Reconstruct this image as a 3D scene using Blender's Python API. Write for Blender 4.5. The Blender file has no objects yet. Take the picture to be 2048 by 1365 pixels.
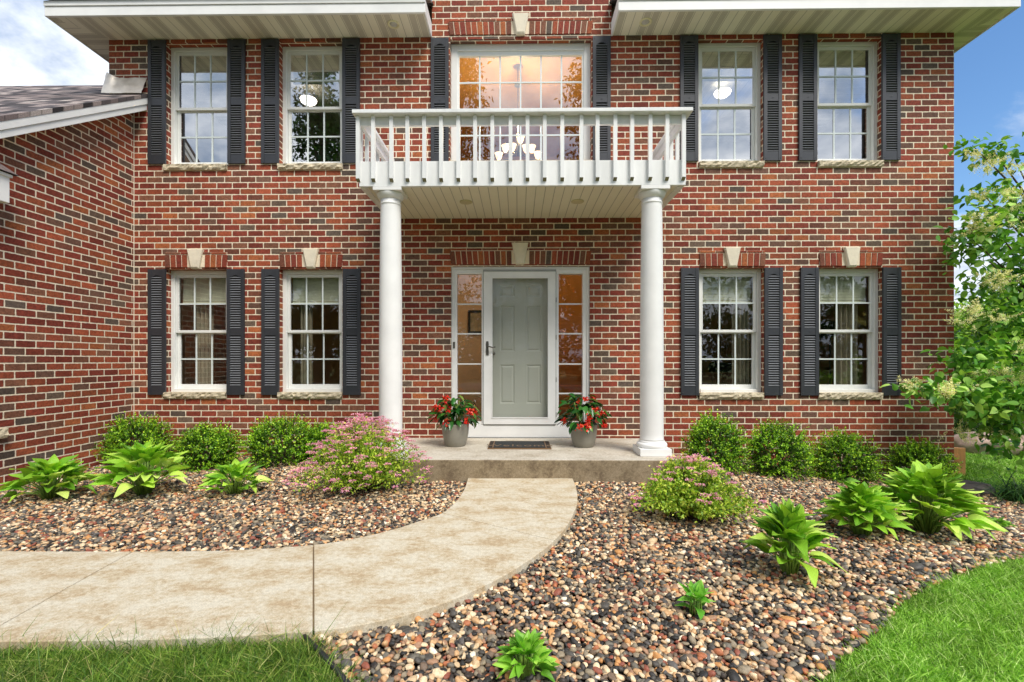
import bpy, math, random
import numpy as np
from mathutils import Vector, Matrix
random.seed(7)
rng = np.random.default_rng(7)
R = math.radians
C = bpy.context.scene.collection

# ------------------------------------------------------------------ camera, sky, sun
CAMZ, YAW, FPX = 1.18, 0.0131, 949.0
cd = bpy.data.cameras.new('camera'); cam = bpy.data.objects.new('camera', cd); C.objects.link(cam)
cam.location = (0, 0, CAMZ); cam.rotation_euler = (R(90), 0, YAW)
cd.sensor_width = 36; cd.lens = FPX/2048*36; cd.shift_y = 39.5/2048; cd.clip_end = 1000; cd.clip_start = .05
sc = bpy.context.scene; sc.camera = cam
sc.view_settings.view_transform = 'Standard'; sc.view_settings.look = 'None'
sc.view_settings.exposure = 1.22; sc.view_settings.gamma = 1
sc.render.resolution_x = 1024; sc.render.resolution_y = 682
sc.render.engine = 'CYCLES'
SUN_EL, SUN_AZ = R(52), R(144)      # azimuth clockwise from +Y
w = bpy.data.worlds.new('World'); sc.world = w; w.use_nodes = True
nt = w.node_tree; nt.nodes.clear()
def N(nt, t, **k):
    n = nt.nodes.new(t)
    for a, b in k.items():
        if a == 'ins':
            for i, v in b.items():
                if isinstance(v, bpy.types.NodeSocket): nt.links.new(v, n.inputs[i])
                else: n.inputs[i].default_value = v
        else: setattr(n, a, b)
    return n
def M(nt, op, a, b=0.0, c=0.0, clamp=False):
    n = nt.nodes.new('ShaderNodeMath'); n.operation = op; n.use_clamp = clamp
    for i, v in enumerate((a, b, c)):
        if isinstance(v, bpy.types.NodeSocket): nt.links.new(v, n.inputs[i])
        else: n.inputs[i].default_value = v
    return n.outputs[0]
sky = N(nt, 'ShaderNodeTexSky', sky_type='NISHITA', sun_disc=False, sun_elevation=SUN_EL, sun_rotation=SUN_AZ, air_density=1.1, dust_density=.4, ozone_density=4.5)
tc = N(nt, 'ShaderNodeTexCoord')
sp = N(nt, 'ShaderNodeSeparateXYZ', ins={0: tc.outputs['Generated']})
den = M(nt, 'ADD', M(nt, 'MAXIMUM', sp.outputs[2], 0.0), .38)
cx = M(nt, 'DIVIDE', sp.outputs[0], den); cy = M(nt, 'DIVIDE', sp.outputs[1], den)
cv = N(nt, 'ShaderNodeCombineXYZ', ins={0: M(nt,'ADD',cx,SKYX:=3.1), 1: M(nt,'ADD',cy,2.6)})
n1 = N(nt, 'ShaderNodeTexNoise', ins={'Vector': cv.outputs[0], 'Scale': 2.6, 'Detail': 9.0, 'Roughness': .56, 'Distortion': .15})
# more cloud to the west and in front of the house, clearer to the east
bias = M(nt, 'MULTIPLY_ADD', sp.outputs[0], -.16, 0.0)
back = M(nt, 'MULTIPLY', M(nt, 'MAXIMUM', M(nt, 'MULTIPLY', sp.outputs[1], -1.0), 0.0), .22)
cm = N(nt, 'ShaderNodeMapRange', ins={0: M(nt,'ADD',M(nt,'ADD',M(nt,'ADD',n1.outputs[0], bias), back),M(nt,'MULTIPLY',M(nt,'MAXIMUM',M(nt,'SUBTRACT',.34,sp.outputs[2]),0.0),1.4)), 1: .45, 2: .60, 3: 0.0, 4: 1.0}); cm.interpolation_type = 'SMOOTHSTEP'
n2 = N(nt, 'ShaderNodeTexNoise', ins={'Vector': cv.outputs[0], 'Scale': 4.5, 'Detail': 6.0, 'Roughness': .6})
cr = N(nt, 'ShaderNodeValToRGB', ins={0: n2.outputs[0]})
cr.color_ramp.elements[0].position = .38; cr.color_ramp.elements[0].color = (.30, .37, .49, 1)
cr.color_ramp.elements[1].position = .66; cr.color_ramp.elements[1].color = (.90, .92, .96, 1)
hs = N(nt, 'ShaderNodeHueSaturation', ins={'Saturation': 1.12, 'Color': sky.outputs[0]})
b1 = N(nt, 'ShaderNodeBackground', ins={0: hs.outputs[0], 1: .080})
b2 = N(nt, 'ShaderNodeBackground', ins={0: cr.outputs[0], 1: .72})
mx = N(nt, 'ShaderNodeMixShader', ins={0: cm.outputs[0], 1: b1.outputs[0], 2: b2.outputs[0]})
wo = N(nt, 'ShaderNodeOutputWorld', ins={0: mx.outputs[0]})
sl = bpy.data.lights.new('sun', 'SUN'); sl.energy = 1.75; sl.angle = R(24); sl.color = (1, .95, .87)
so = bpy.data.objects.new('sun', sl); C.objects.link(so)
sd = Vector((math.sin(SUN_AZ)*math.cos(SUN_EL), math.cos(SUN_AZ)*math.cos(SUN_EL), math.sin(SUN_EL)))
so.rotation_euler = sd.to_track_quat('Z', 'Y').to_euler(); so.location = (3, -6, 9)

# ------------------------------------------------------------------ photo pixel -> world helpers (real positions on real planes)
CA, SA = math.cos(YAW), math.sin(YAW)
def ray(px, py):
    dx = (px-1024)/FPX; dz = (722-py)/FPX
    return dx*CA - SA, dx*SA + CA, dz
def W(px, py, Y):
    a, b, c = ray(px, py); t = Y/b
    return a*t, CAMZ + c*t
def WX(px, Y=6.1): return W(px, 0, Y)[0]
def sm(t): 
    t = np.clip(t, 0, 1); return t*t*(3-2*t)
def zg(x, y):
    x = np.asarray(x, float); y = np.asarray(y, float)
    return -.055 - .30*sm((x-1.8)/3.6)*sm((y-2.2)/3.0) - .03*sm((-x-1.5)/3) - .25*sm((x-5.5)/4)*sm((y-3)/3)
def G(px, py, z=None):
    a, b, c = ray(px, py); zz = -.05 if z is None else z
    for _ in range(30):
        t = (zz-CAMZ)/c; x, y = a*t, b*t
        if z is not None: break
        zz = .5*zz + .5*float(zg(x, y))
    return x, y

# ------------------------------------------------------------------ object helpers
def setp(o, label=None, cat=None, group=None, kind=None):
    if label: o['label'] = label
    if cat: o['category'] = cat
    if group: o['group'] = group
    if kind: o['kind'] = kind
    return o
def thing(name, label, cat, loc=(0,0,0), group=None):
    o = bpy.data.objects.new(name, None); o.empty_display_size = .1; C.objects.link(o); o.location = loc
    return setp(o, label, cat, group)
def link(name, me, parent=None, mats=(), local=False):
    o = bpy.data.objects.new(name, me); C.objects.link(o)
    for m in mats: me.materials.append(m)
    if parent is not None:
        o.parent = parent
        if not local and parent.type == 'EMPTY':
            o.matrix_parent_inverse = Matrix.Translation(-Vector(parent.location))
    return o
class MB:
    def __init__(s): s.v = []; s.f = []; s.m = []; s.sm = []
    def add(s, vs, fs, mi=0, smooth=False):
        b = len(s.v); s.v += [tuple(v) for v in vs]; s.f += [tuple(b+i for i in f) for f in fs]
        s.m += [mi]*len(fs); s.sm += [smooth]*len(fs); return s
    def box(s, x0, x1, y0, y1, z0, z1, mi=0):
        if x0 > x1: x0, x1 = x1, x0
        if y0 > y1: y0, y1 = y1, y0
        if z0 > z1: z0, z1 = z1, z0
        v = [(x0,y0,z0),(x1,y0,z0),(x1,y1,z0),(x0,y1,z0),(x0,y0,z1),(x1,y0,z1),(x1,y1,z1),(x0,y1,z1)]
        return s.add(v, [(0,3,2,1),(4,5,6,7),(0,1,5,4),(1,2,6,5),(2,3,7,6),(3,0,4,7)], mi)
    def quad(s, a, b, c, d, mi=0): return s.add([a,b,c,d], [(0,1,2,3)], mi)
    def prism(s, poly, axis, a0, a1, mi=0):
        n = len(poly)
        def P(p, a):
            return (a, p[0], p[1]) if axis == 'x' else ((p[0], a, p[1]) if axis == 'y' else (p[0], p[1], a))
        v = [P(p, a0) for p in poly] + [P(p, a1) for p in poly]
        f = [tuple(range(n))[::-1], tuple(range(n, 2*n))] + [(i, (i+1) % n, n+(i+1) % n, n+i) for i in range(n)]
        return s.add(v, f, mi)
    def lathe(s, prof, c, n=32, mi=0, smooth=True, cap=True):
        v = []; f = []
        for r, z in prof:
            for k in range(n):
                a = 2*math.pi*k/n; v.append((c[0]+r*math.cos(a), c[1]+r*math.sin(a), c[2]+z))
        for i in range(len(prof)-1):
            for k in range(n):
                f.append((i*n+k, i*n+(k+1) % n, (i+1)*n+(k+1) % n, (i+1)*n+k))
        s.add(v, f, mi, smooth)
        if cap:
            b = len(s.v)-len(v)
            s.f += [tuple(b+k for k in range(n))[::-1], tuple(b+(len(prof)-1)*n+k for k in range(n))]; s.m += [mi, mi]; s.sm += [False, False]
        return s
    def tube(s, pts, r, n=8, mi=0, smooth=True):
        pts = [Vector(p) for p in pts]; rs = r if isinstance(r, (list, tuple)) else [r]*len(pts)
        v = []; f = []; up = Vector((.13, .27, 1)).normalized()
        for i, p in enumerate(pts):
            d = (pts[min(i+1, len(pts)-1)]-pts[max(i-1, 0)]).normalized()
            a = d.cross(up)
            if a.length < .05: a = d.cross(Vector((1, 0, 0)))
            a.normalize(); b = d.cross(a)
            for k in range(n):
                t = 2*math.pi*k/n; v.append(tuple(p + (a*math.cos(t)+b*math.sin(t))*rs[i]))
        for i in range(len(pts)-1):
            for k in range(n):
                f.append((i*n+k, i*n+(k+1) % n, (i+1)*n+(k+1) % n, (i+1)*n+k))
        f.append(tuple(range(n))[::-1]); f.append(tuple((len(pts)-1)*n+k for k in range(n)))
        return s.add(v, f, mi, smooth)
    def build(s, name, mats, parent=None, bevel=0, local=False):
        me = bpy.data.meshes.new(name); me.from_pydata(s.v, [], s.f)
        me.polygons.foreach_set('material_index', s.m); me.polygons.foreach_set('use_smooth', s.sm); me.update()
        if not isinstance(mats, (list, tuple)): mats = [mats]
        o = link(name, me, parent, mats, local)
        if bevel:
            b = o.modifiers.new('bevel', 'BEVEL'); b.width = bevel; b.segments = 2; b.limit_method = 'ANGLE'; b.angle_limit = R(40)
        return o
def npmesh(name, V, F, mats, parent=None, smooth=True, uv=None, local=False):
    me = bpy.data.meshes.new(name); V = np.asarray(V, np.float32); F = np.asarray(F, np.int32); k = F.shape[1]
    me.vertices.add(len(V)); me.vertices.foreach_set('co', V.ravel())
    me.loops.add(F.size); me.loops.foreach_set('vertex_index', F.ravel())
    me.polygons.add(len(F)); me.polygons.foreach_set('loop_start', np.arange(0, F.size, k, dtype=np.int32))
    me.polygons.foreach_set('use_smooth', np.full(len(F), smooth, bool))
    if uv is not None:
        l = me.uv_layers.new(name='UVMap'); l.data.foreach_set('uv', np.asarray(uv, np.float32)[F.ravel()].ravel())
    me.update(calc_edges=True); me.validate()
    return link(name, me, parent, mats if isinstance(mats, (list, tuple)) else [mats], local)
def nrm(a): return a/np.maximum(np.linalg.norm(a, axis=-1, keepdims=True), 1e-9)
def scatter(tv, tf, pos, d, nr, sl, sw=None):
    """copies of a template (x across, y along, z up) at pos; along d, facing nr"""
    pos = np.asarray(pos, float); d = nrm(np.asarray(d, float)); nr = np.asarray(nr, float)
    x = nrm(np.cross(d, nr)); z = np.cross(x, d)
    sl = np.broadcast_to(np.asarray(sl, float), (len(pos),)); sw = sl if sw is None else np.broadcast_to(np.asarray(sw, float), (len(pos),))
    V = pos[:,None,:] + tv[None,:,0:1]*sw[:,None,None]*x[:,None,:] + tv[None,:,1:2]*sl[:,None,None]*d[:,None,:] + tv[None,:,2:3]*sw[:,None,None]*z[:,None,:]
    F = tf[None] + (np.arange(len(pos))*len(tv))[:,None,None]
    return V.reshape(-1, 3), F.reshape(-1, tf.shape[1])
LEAF = (np.array([(0,0,0),(.27,.42,.09),(0,1,-.10),(-.27,.42,.09),(0,.5,0)]), np.array([(0,1,2,4),(0,4,2,3)]))
BLADE = (np.array([(-.5,0,0),(.5,0,0),(.38,.5,0),(-.38,.5,0),(.04,1,0),(-.04,1,0)]), np.array([(0,1,2,3),(3,2,4,5)]))

# ------------------------------------------------------------------ materials
def mat(name):
    m = bpy.data.materials.new(name); m.use_nodes = True
    return m, m.node_tree, m.node_tree.nodes['Principled BSDF']
def lin(c): return tuple(((x/255)/12.92 if x/255 <= .04045 else ((x/255+.055)/1.055)**2.4) for x in c) + (1,)
def simple(name, col, rough=.5, metal=0, var=.06, nscale=6, bump=0.0, bscale=60, spec=.5, streak=None):
    m, t, p = mat(name)
    g = N(t, 'ShaderNodeTexCoord'); v = g.outputs['Object']
    if streak: v = N(t, 'ShaderNodeMapping', ins={'Vector': v, 'Scale': streak}).outputs[0]
    n = N(t, 'ShaderNodeTexNoise', ins={'Vector': v, 'Scale': nscale, 'Detail': 5.0, 'Roughness': .6})
    mr = N(t, 'ShaderNodeMapRange', ins={0: n.outputs[0], 1: .3, 2: .7, 3: 1-var, 4: 1+var})
    mm = N(t, 'ShaderNodeMix', data_type='RGBA', blend_type='MULTIPLY', ins={0: 1.0, 6: col, 7: mr.outputs[0]})
    t.links.new(mm.outputs[2], p.inputs['Base Color'])
    rr = N(t, 'ShaderNodeMapRange', ins={0: n.outputs[0], 1: .3, 2: .7, 3: max(0, rough-.07), 4: min(1, rough+.07)})
    t.links.new(rr.outputs[0], p.inputs['Roughness']); p.inputs['Metallic'].default_value = metal; p.inputs['Specular IOR Level'].default_value = spec
    if bump:
        n2 = N(t, 'ShaderNodeTexNoise', ins={'Vector': g.outputs['Object'], 'Scale': bscale, 'Detail': 4.0})
        b = N(t, 'ShaderNodeBump', ins={'Strength': bump, 'Distance': .01, 'Height': n2.outputs[0]}); t.links.new(b.outputs[0], p.inputs['Normal'])
    return m
BRK = [(0,(132,60,44)),(.13,(142,70,48)),(.26,(114,68,52)),(.34,(152,76,50)),(.47,(124,56,43)),(.58,(126,82,62)),(.67,(106,76,62)),(.74,(148,78,50)),(.84,(162,92,54)),(.88,(134,62,46)),(.945,(92,78,68)),(.975,(100,82,68))]
def ramp(t, fac, stops, const=True):
    r = N(t, 'ShaderNodeValToRGB', ins={0: fac}); e = r.color_ramp.elements
    if const: r.color_ramp.interpolation = 'CONSTANT'
    e[0].position = stops[0][0]; e[0].color = lin(stops[0][1]); e[1].position = stops[1][0]; e[1].color = lin(stops[1][1])
    for p_, c_ in stops[2:]:
        q = e.new(p_); q.color = lin(c_)
    return r.outputs[0]
MORT = lin((232,216,190))
def brick_mat(island=False):
    m, t, p = mat('soldier_brick' if island else 'brick_wall')
    pos = N(t, 'ShaderNodeTexCoord').outputs['Object']
    s = N(t, 'ShaderNodeSeparateXYZ', ins={0: pos})
    fine = N(t, 'ShaderNodeTexNoise', ins={'Vector': pos, 'Scale': 55.0, 'Detail': 5.0, 'Roughness': .65})
    crease = N(t, 'ShaderNodeTexNoise', ins={'Vector': N(t,'ShaderNodeMapping',ins={'Vector':pos,'Scale':(1,1,2.2)}).outputs[0], 'Scale': 34.0, 'Detail': 3.0, 'Distortion': 1.6})
    if island:
        rnd = N(t, 'ShaderNodeNewGeometry').outputs['Random Per Island']; col = ramp(t, rnd, BRK); mask = None
    else:
        wob = N(t, 'ShaderNodeTexNoise', ins={'Vector': pos, 'Scale': 24.0, 'Detail': 3.0})
        ws = N(t, 'ShaderNodeSeparateXYZ', ins={0: wob.outputs[1]})
        gn = N(t,'ShaderNodeSeparateXYZ',ins={0:N(t,'ShaderNodeNewGeometry').outputs['True Normal']})
        up = M(t,'GREATER_THAN',M(t,'ABSOLUTE',gn.outputs[2]),.5)
        u = M(t,'DIVIDE', M(t,'ADD',M(t,'MULTIPLY_ADD',s.outputs[1],M(t,'SUBTRACT',1.0,up),s.outputs[0]), 40.07), .2032)
        v = M(t,'DIVIDE', M(t,'ADD',N(t,'ShaderNodeMix',data_type='FLOAT',ins={0:up,2:s.outputs[2],3:s.outputs[1]}).outputs[0], 7.7800+.012), .0778)
        row = M(t,'FLOOR',v); u2 = M(t,'ADD',u,M(t,'MULTIPLY',M(t,'FLOORED_MODULO',row,2.0),.5)); 
        rj = N(t,'ShaderNodeTexWhiteNoise',noise_dimensions='1D',ins={'W':row}).outputs[0]
        u2 = M(t,'ADD',u2,M(t,'MULTIPLY',rj,.05)); colm = M(t,'FLOOR',u2)
        fu = M(t,'FRACT',u2); fv = M(t,'FRACT',v)
        du = M(t,'MULTIPLY',M(t,'MINIMUM',fu,M(t,'SUBTRACT',1.0,fu)),.2032)
        dv = M(t,'MULTIPLY',M(t,'MINIMUM',fv,M(t,'SUBTRACT',1.0,fv)),.0778)
        # rounded, wobbly brick edge
        ex = M(t,'MAXIMUM',M(t,'SUBTRACT',.014,du),0.0); ez = M(t,'MAXIMUM',M(t,'SUBTRACT',.014,dv),0.0)
        d = M(t,'SUBTRACT',.014,M(t,'SQRT',M(t,'ADD',M(t,'MULTIPLY',ex,ex),M(t,'MULTIPLY',ez,ez))))
        d = M(t,'ADD',d,M(t,'MULTIPLY',M(t,'SUBTRACT',ws.outputs[0],.5),.009))
        mk = N(t,'ShaderNodeMapRange',ins={0:d,1:.0056,2:.0076,3:0.0,4:1.0}); mask = mk.outputs[0]
        wn = N(t,'ShaderNodeTexWhiteNoise',noise_dimensions='2D',ins={'Vector':N(t,'ShaderNodeCombineXYZ',ins={0:colm,1:row}).outputs[0]})
        rnd = wn.outputs[0]; col = ramp(t, rnd, BRK)
        jv = N(t,'ShaderNodeSeparateXYZ',ins={0:wn.outputs[1]}).outputs[1]
        col = N(t,'ShaderNodeMix',data_type='RGBA',blend_type='MULTIPLY',ins={0:1.0,6:col,7:N(t,'ShaderNodeMapRange',ins={0:jv,3:.80,4:1.16}).outputs[0]}).outputs[2]
    # per-brick mottling
    mr = N(t,'ShaderNodeMapRange',ins={0:fine.outputs[0],1:.3,2:.72,3:.62,4:1.45})
    c1 = N(t,'ShaderNodeMix',data_type='RGBA',blend_type='MULTIPLY',ins={0:1.0,6:col,7:mr.outputs[0]}).outputs[2]
    cr_ = N(t,'ShaderNodeMapRange',ins={0:crease.outputs[0],1:.30,2:.42,3:.55,4:1.0})
    c1 = N(t,'ShaderNodeMix',data_type='RGBA',blend_type='MULTIPLY',ins={0:.8,6:c1,7:cr_.outputs[0]}).outputs[2]
    big = N(t,'ShaderNodeTexNoise',ins={'Vector':pos,'Scale':1.3,'Detail':6.0,'Roughness':.6})
    br = N(t,'ShaderNodeMapRange',ins={0:big.outputs[0],1:.3,2:.7,3:.80,4:1.18})
    c1 = N(t,'ShaderNodeMix',data_type='RGBA',blend_type='MULTIPLY',ins={0:1.0,6:c1,7:br.outputs[0]}).outputs[2]
    h = M(t,'ADD',M(t,'MULTIPLY',fine.outputs[0],.30),M(t,'MULTIPLY',cr_.outputs[0],.30))
    if mask is not None:
        mo = N(t,'ShaderNodeMapRange',ins={0:fine.outputs[0],1:.3,2:.7,3:.82,4:1.08})
        mc = N(t,'ShaderNodeMix',data_type='RGBA',blend_type='MULTIPLY',ins={0:1.0,6:MORT,7:mo.outputs[0]}).outputs[2]
        c1 = N(t,'ShaderNodeMix',data_type='RGBA',ins={0:mask,6:mc,7:c1}).outputs[2]
        h = M(t,'MULTIPLY_ADD',mask,M(t,'ADD',h,.7),M(t,'MULTIPLY',fine.outputs[0],.1))
    t.links.new(c1, p.inputs['Base Color']); p.inputs['Roughness'].default_value = .82; p.inputs['Specular IOR Level'].default_value = .3
    b = N(t,'ShaderNodeBump',ins={'Strength':.9,'Distance':.007,'Height':h}); t.links.new(b.outputs[0], p.inputs['Normal'])
    return m
BRICK = brick_mat(); SOLD = brick_mat(True)
MORTAR = simple('mortar', MORT, .9, bump=.4, bscale=80)
WHITE = simple('white_paint', (.80,.79,.76,1), .45, var=.06, nscale=3, bump=.05, bscale=14)
WHITE2 = simple('white_wood', (.77,.77,.75,1), .55, var=.10, nscale=4, streak=(1,1,.25), bump=.12, bscale=30)
VINYL = simple('window_vinyl', (.76,.76,.72,1), .35, var=.03)
GRID = simple('grid_bar', (.66,.72,.70,1), .4, var=.02)
SHUT = simple('shutter_vinyl', (.030,.032,.038,1), .48, var=.15, nscale=5, bump=.1, bscale=120)
LOUV_GLARE = simple('louver_painted_glare', (.17,.175,.185,1), .38, var=.1)  # same vinyl as the shutter, sky glare painted in as a lighter colour
STONE = simple('cast_stone', lin((222,211,188)), .8, var=.10, nscale=9, bump=.25, bscale=90)
ROCKF = simple('rock_face_stone', lin((200,186,158)), .85, var=.2, nscale=14, bump=.9, bscale=42)
ALU = simple('flashing', (.62,.57,.50,1), .42, metal=.75, var=.2, nscale=6, bump=.2, bscale=12)
BLACK = simple('black_plastic', (.02,.02,.022,1), .4)
PEWTER = simple('pewter', (.14,.13,.11,1), .38, metal=.7)
GAP_SHADE = simple('louver_gap_shade', (.02,.018,.015,1), .9)  # near-black shutter backing, shade between the louvers painted in
def soffit_mat(vent):
    m, t, p = mat('vented_soffit' if vent else 'plain_soffit')
    g = N(t,'ShaderNodeTexCoord').outputs['Object']; s = N(t,'ShaderNodeSeparateXYZ',ins={0:g})
    # side soffits run the other way
    u = M(t,'DIVIDE',M(t,'ADD',s.outputs[0],20.03),.1016)
    if vent:
        side = M(t,'GREATER_THAN',M(t,'SUBTRACT',M(t,'ABSOLUTE',M(t,'SUBTRACT',s.outputs[0],.17)),5.43),M(t,'SUBTRACT',6.1,s.outputs[1]))
        u = M(t,'DIVIDE',M(t,'ADD',N(t,'ShaderNodeMix',data_type='FLOAT',ins={0:side,2:s.outputs[0],3:s.outputs[1]}).outputs[0],20.03),.1016)
    f = M(t,'FRACT',u); d = M(t,'MINIMUM',f,M(t,'SUBTRACT',1.0,f)); gr = M(t,'LESS_THAN',d,.035)
    nz = N(t,'ShaderNodeTexNoise',ins={'Vector':g,'Scale':3.0,'Detail':4.0}).outputs[0]
    base = N(t,'ShaderNodeMix',data_type='RGBA',ins={0:nz,6:lin((226,220,198)),7:lin((240,234,214))}).outputs[2]
    if vent:
        k = M(t,'FLOORED_MODULO',M(t,'FLOOR',u),4.0); vs = M(t,'LESS_THAN',k,1.5)
        px_ = M(t,'SUBTRACT',M(t,'FRACT',M(t,'MULTIPLY',s.outputs[0],90.0)),.5); py_ = M(t,'SUBTRACT',M(t,'FRACT',M(t,'MULTIPLY',s.outputs[1],90.0)),.5)
        dot = M(t,'LESS_THAN',M(t,'ADD',M(t,'MULTIPLY',px_,px_),M(t,'MULTIPLY',py_,py_)),.13)
        dot = M(t,'MULTIPLY',M(t,'MULTIPLY',dot,vs),M(t,'GREATER_THAN',d,.14))
        base = N(t,'ShaderNodeMix',data_type='RGBA',ins={0:M(t,'MULTIPLY_ADD',dot,.22,M(t,'MULTIPLY',M(t,'MULTIPLY',vs,M(t,'GREATER_THAN',d,.12)),.30)),6:base,7:lin((96,84,68))}).outputs[2]
    base = N(t,'ShaderNodeMix',data_type='RGBA',ins={0:M(t,'MULTIPLY',gr,.6),6:base,7:lin((110,105,90))}).outputs[2]
    t.links.new(base,p.inputs['Base Color']); p.inputs['Roughness'].default_value=.5
    b = N(t,'ShaderNodeBump',ins={'Strength':.6,'Distance':.004,'Height':M(t,'SUBTRACT',1.0,gr)}); t.links.new(b.outputs[0],p.inputs['Normal'])
    return m
SOFV, SOFP = soffit_mat(True), soffit_mat(False)
def shingle_mat():
    m, t, p = mat('asphalt_shingle'); g = N(t,'ShaderNodeTexCoord').outputs['Object']; s = N(t,'ShaderNodeSeparateXYZ',ins={0:g})
    v = M(t,'DIVIDE',s.outputs[1],.115); row = M(t,'FLOOR',v)
    u = M(t,'ADD',M(t,'DIVIDE',s.outputs[0],.14),M(t,'MULTIPLY',N(t,'ShaderNodeTexWhiteNoise',noise_dimensions='1D',ins={'W':row}).outputs[0],9.0))
    wn = N(t,'ShaderNodeTexWhiteNoise',noise_dimensions='2D',ins={'Vector':N(t,'ShaderNodeCombineXYZ',ins={0:M(t,'FLOOR',u),1:row}).outputs[0]}).outputs[0]
    c = ramp(t, wn, [(0,(58,50,50)),(.2,(116,102,98)),(.4,(84,76,76)),(.6,(144,130,124)),(.8,(48,42,42)),(.9,(168,156,148))])
    nz = N(t,'ShaderNodeTexNoise',ins={'Vector':g,'Scale':160.0,'Detail':3.0}).outputs[0]
    c = N(t,'ShaderNodeMix',data_type='RGBA',blend_type='MULTIPLY',ins={0:1.0,6:c,7:N(t,'ShaderNodeMapRange',ins={0:nz,1:.3,2:.7,3:.5,4:1.4}).outputs[0]}).outputs[2]
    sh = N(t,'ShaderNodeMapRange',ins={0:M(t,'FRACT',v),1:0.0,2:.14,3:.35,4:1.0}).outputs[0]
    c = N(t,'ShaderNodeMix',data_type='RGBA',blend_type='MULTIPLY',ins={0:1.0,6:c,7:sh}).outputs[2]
    t.links.new(c,p.inputs['Base Color']); p.inputs['Roughness'].default_value=.95
    b = N(t,'ShaderNodeBump',ins={'Strength':.9,'Distance':.01,'Height':M(t,'ADD',wn,M(t,'SUBTRACT',1.0,M(t,'FRACT',v)))}); t.links.new(b.outputs[0],p.inputs['Normal'])
    return m
SHINGLE = shingle_mat()
def glass_mat(name, k):
    m, t, p = mat(name); t.nodes.remove(p); out = t.nodes['Material Output']
    n = N(t,'ShaderNodeTexNoise',ins={'Vector':N(t,'ShaderNodeTexCoord').outputs['Object'],'Scale':1.7,'Detail':1.0}).outputs[0]
    b = N(t,'ShaderNodeBump',ins={'Strength':.25,'Distance':.006,'Height':n}).outputs[0]
    mul = .7 if 'storm' in name else 2.0
    gl = N(t,'ShaderNodeBsdfGlossy',ins={'Color':(.96,.98,1,1),'Roughness':.0,'Normal':b}); tr = N(t,'ShaderNodeBsdfTransparent',ins={'Color':(.97,.98,.97,1)})
    ge = N(t,'ShaderNodeNewGeometry'); dt = N(t,'ShaderNodeVectorMath',operation='DOT_PRODUCT',ins={0:ge.outputs['Incoming'],1:ge.outputs['Normal']}).outputs['Value']
    f5 = M(t,'POWER',M(t,'SUBTRACT',1.0,M(t,'ABSOLUTE',dt)),5.0)
    fac = M(t,'ADD',M(t,'MULTIPLY',M(t,'MULTIPLY_ADD',f5,.96,.042),mul),k,clamp=True)
    mxs = N(t,'ShaderNodeMixShader',ins={0:fac,1:tr.outputs[0],2:gl.outputs[0]}); t.links.new(mxs.outputs[0],out.inputs[0])
    return m
GLASS = glass_mat('coated_window_glass', .42); GLASSL = glass_mat('window_glass', .03)
def leafmat(name, stops, rough=.45, trans=.35, vein=False):
    m, t, p = mat(name); out = t.nodes['Material Output']
    rnd = N(t,'ShaderNodeNewGeometry').outputs['Random Per Island']
    c = ramp(t, rnd, stops, False)
    nz = N(t,'ShaderNodeTexNoise',ins={'Vector':N(t,'ShaderNodeTexCoord').outputs['Object'],'Scale':3.5,'Detail':6.0}).outputs[0]
    c = N(t,'ShaderNodeMix',data_type='RGBA',blend_type='MULTIPLY',ins={0:1.0,6:c,7:N(t,'ShaderNodeMapRange',ins={0:nz,1:.3,2:.7,3:.72,4:1.28}).outputs[0]}).outputs[2]
    if vein:
        uv = N(t,'ShaderNodeSeparateXYZ',ins={0:N(t,'ShaderNodeUVMap').outputs[0]})
        wv = M(t,'SINE',M(t,'MULTIPLY',M(t,'ABSOLUTE',M(t,'SUBTRACT',uv.outputs[0],.5)),90.0))
        c = N(t,'ShaderNodeMix',data_type='RGBA',blend_type='MULTIPLY',ins={0:.55,6:c,7:N(t,'ShaderNodeMapRange',ins={0:wv,1:-1.0,2:1.0,3:.72,4:1.15}).outputs[0]}).outputs[2]
        b = N(t,'ShaderNodeBump',ins={'Strength':.35,'Distance':.003,'Height':wv}); t.links.new(b.outputs[0],p.inputs['Normal'])
    t.links.new(c,p.inputs['Base Color']); p.inputs['Roughness'].default_value=rough; p.inputs['Specular IOR Level'].default_value=.35
    tl = N(t,'ShaderNodeBsdfTranslucent',ins={'Color':N(t,'ShaderNodeMix',data_type='RGBA',blend_type='MULTIPLY',ins={0:1.0,6:c,7:(1.3,1.4,.5,1)}).outputs[2]})
    ms = N(t,'ShaderNodeMixShader',ins={0:trans,1:p.outputs[0],2:tl.outputs[0]}); t.links.new(ms.outputs[0],out.inputs[0])
    return m
L_BOX = leafmat('boxwood_leaf', [(0,(52,93,15)),(.35,(96,148,27)),(.7,(148,199,42)),(1,(212,246,70))], .4, .2)
L_BOXD = leafmat('boxwood_old_leaf', [(0,(36,69,16)),(.5,(67,109,25)),(1,(108,153,41))], .4, .2)
L_HOST = leafmat('hosta_leaf', [(0,(101,157,40)),(.4,(150,201,56)),(.75,(185,224,77)),(1,(224,240,129))], .38, .2, True)
L_HOSTD = leafmat('hosta_leaf_green', [(0,(91,162,50)),(.5,(130,194,65)),(1,(181,231,108))], .38, .2, True)
L_SPI = leafmat('spirea_leaf', [(0,(89,131,32)),(.35,(138,178,47)),(.7,(191,214,66)),(1,(235,240,110))], .5, .22)
PINK = leafmat('pink_floret', [(0,(206,120,150)),(.4,(226,150,176)),(.8,(238,180,196)),(1,(196,100,128))], .7, .2)
L_BEG = leafmat('begonia_leaf', [(0,(18,54,22)),(.5,(34,84,30)),(.85,(62,118,44)),(1,(120,140,60))], .25, .15)
RED = leafmat('red_petal', [(0,(190,20,18)),(.6,(222,38,30)),(1,(240,96,60))], .4, .2)
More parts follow.
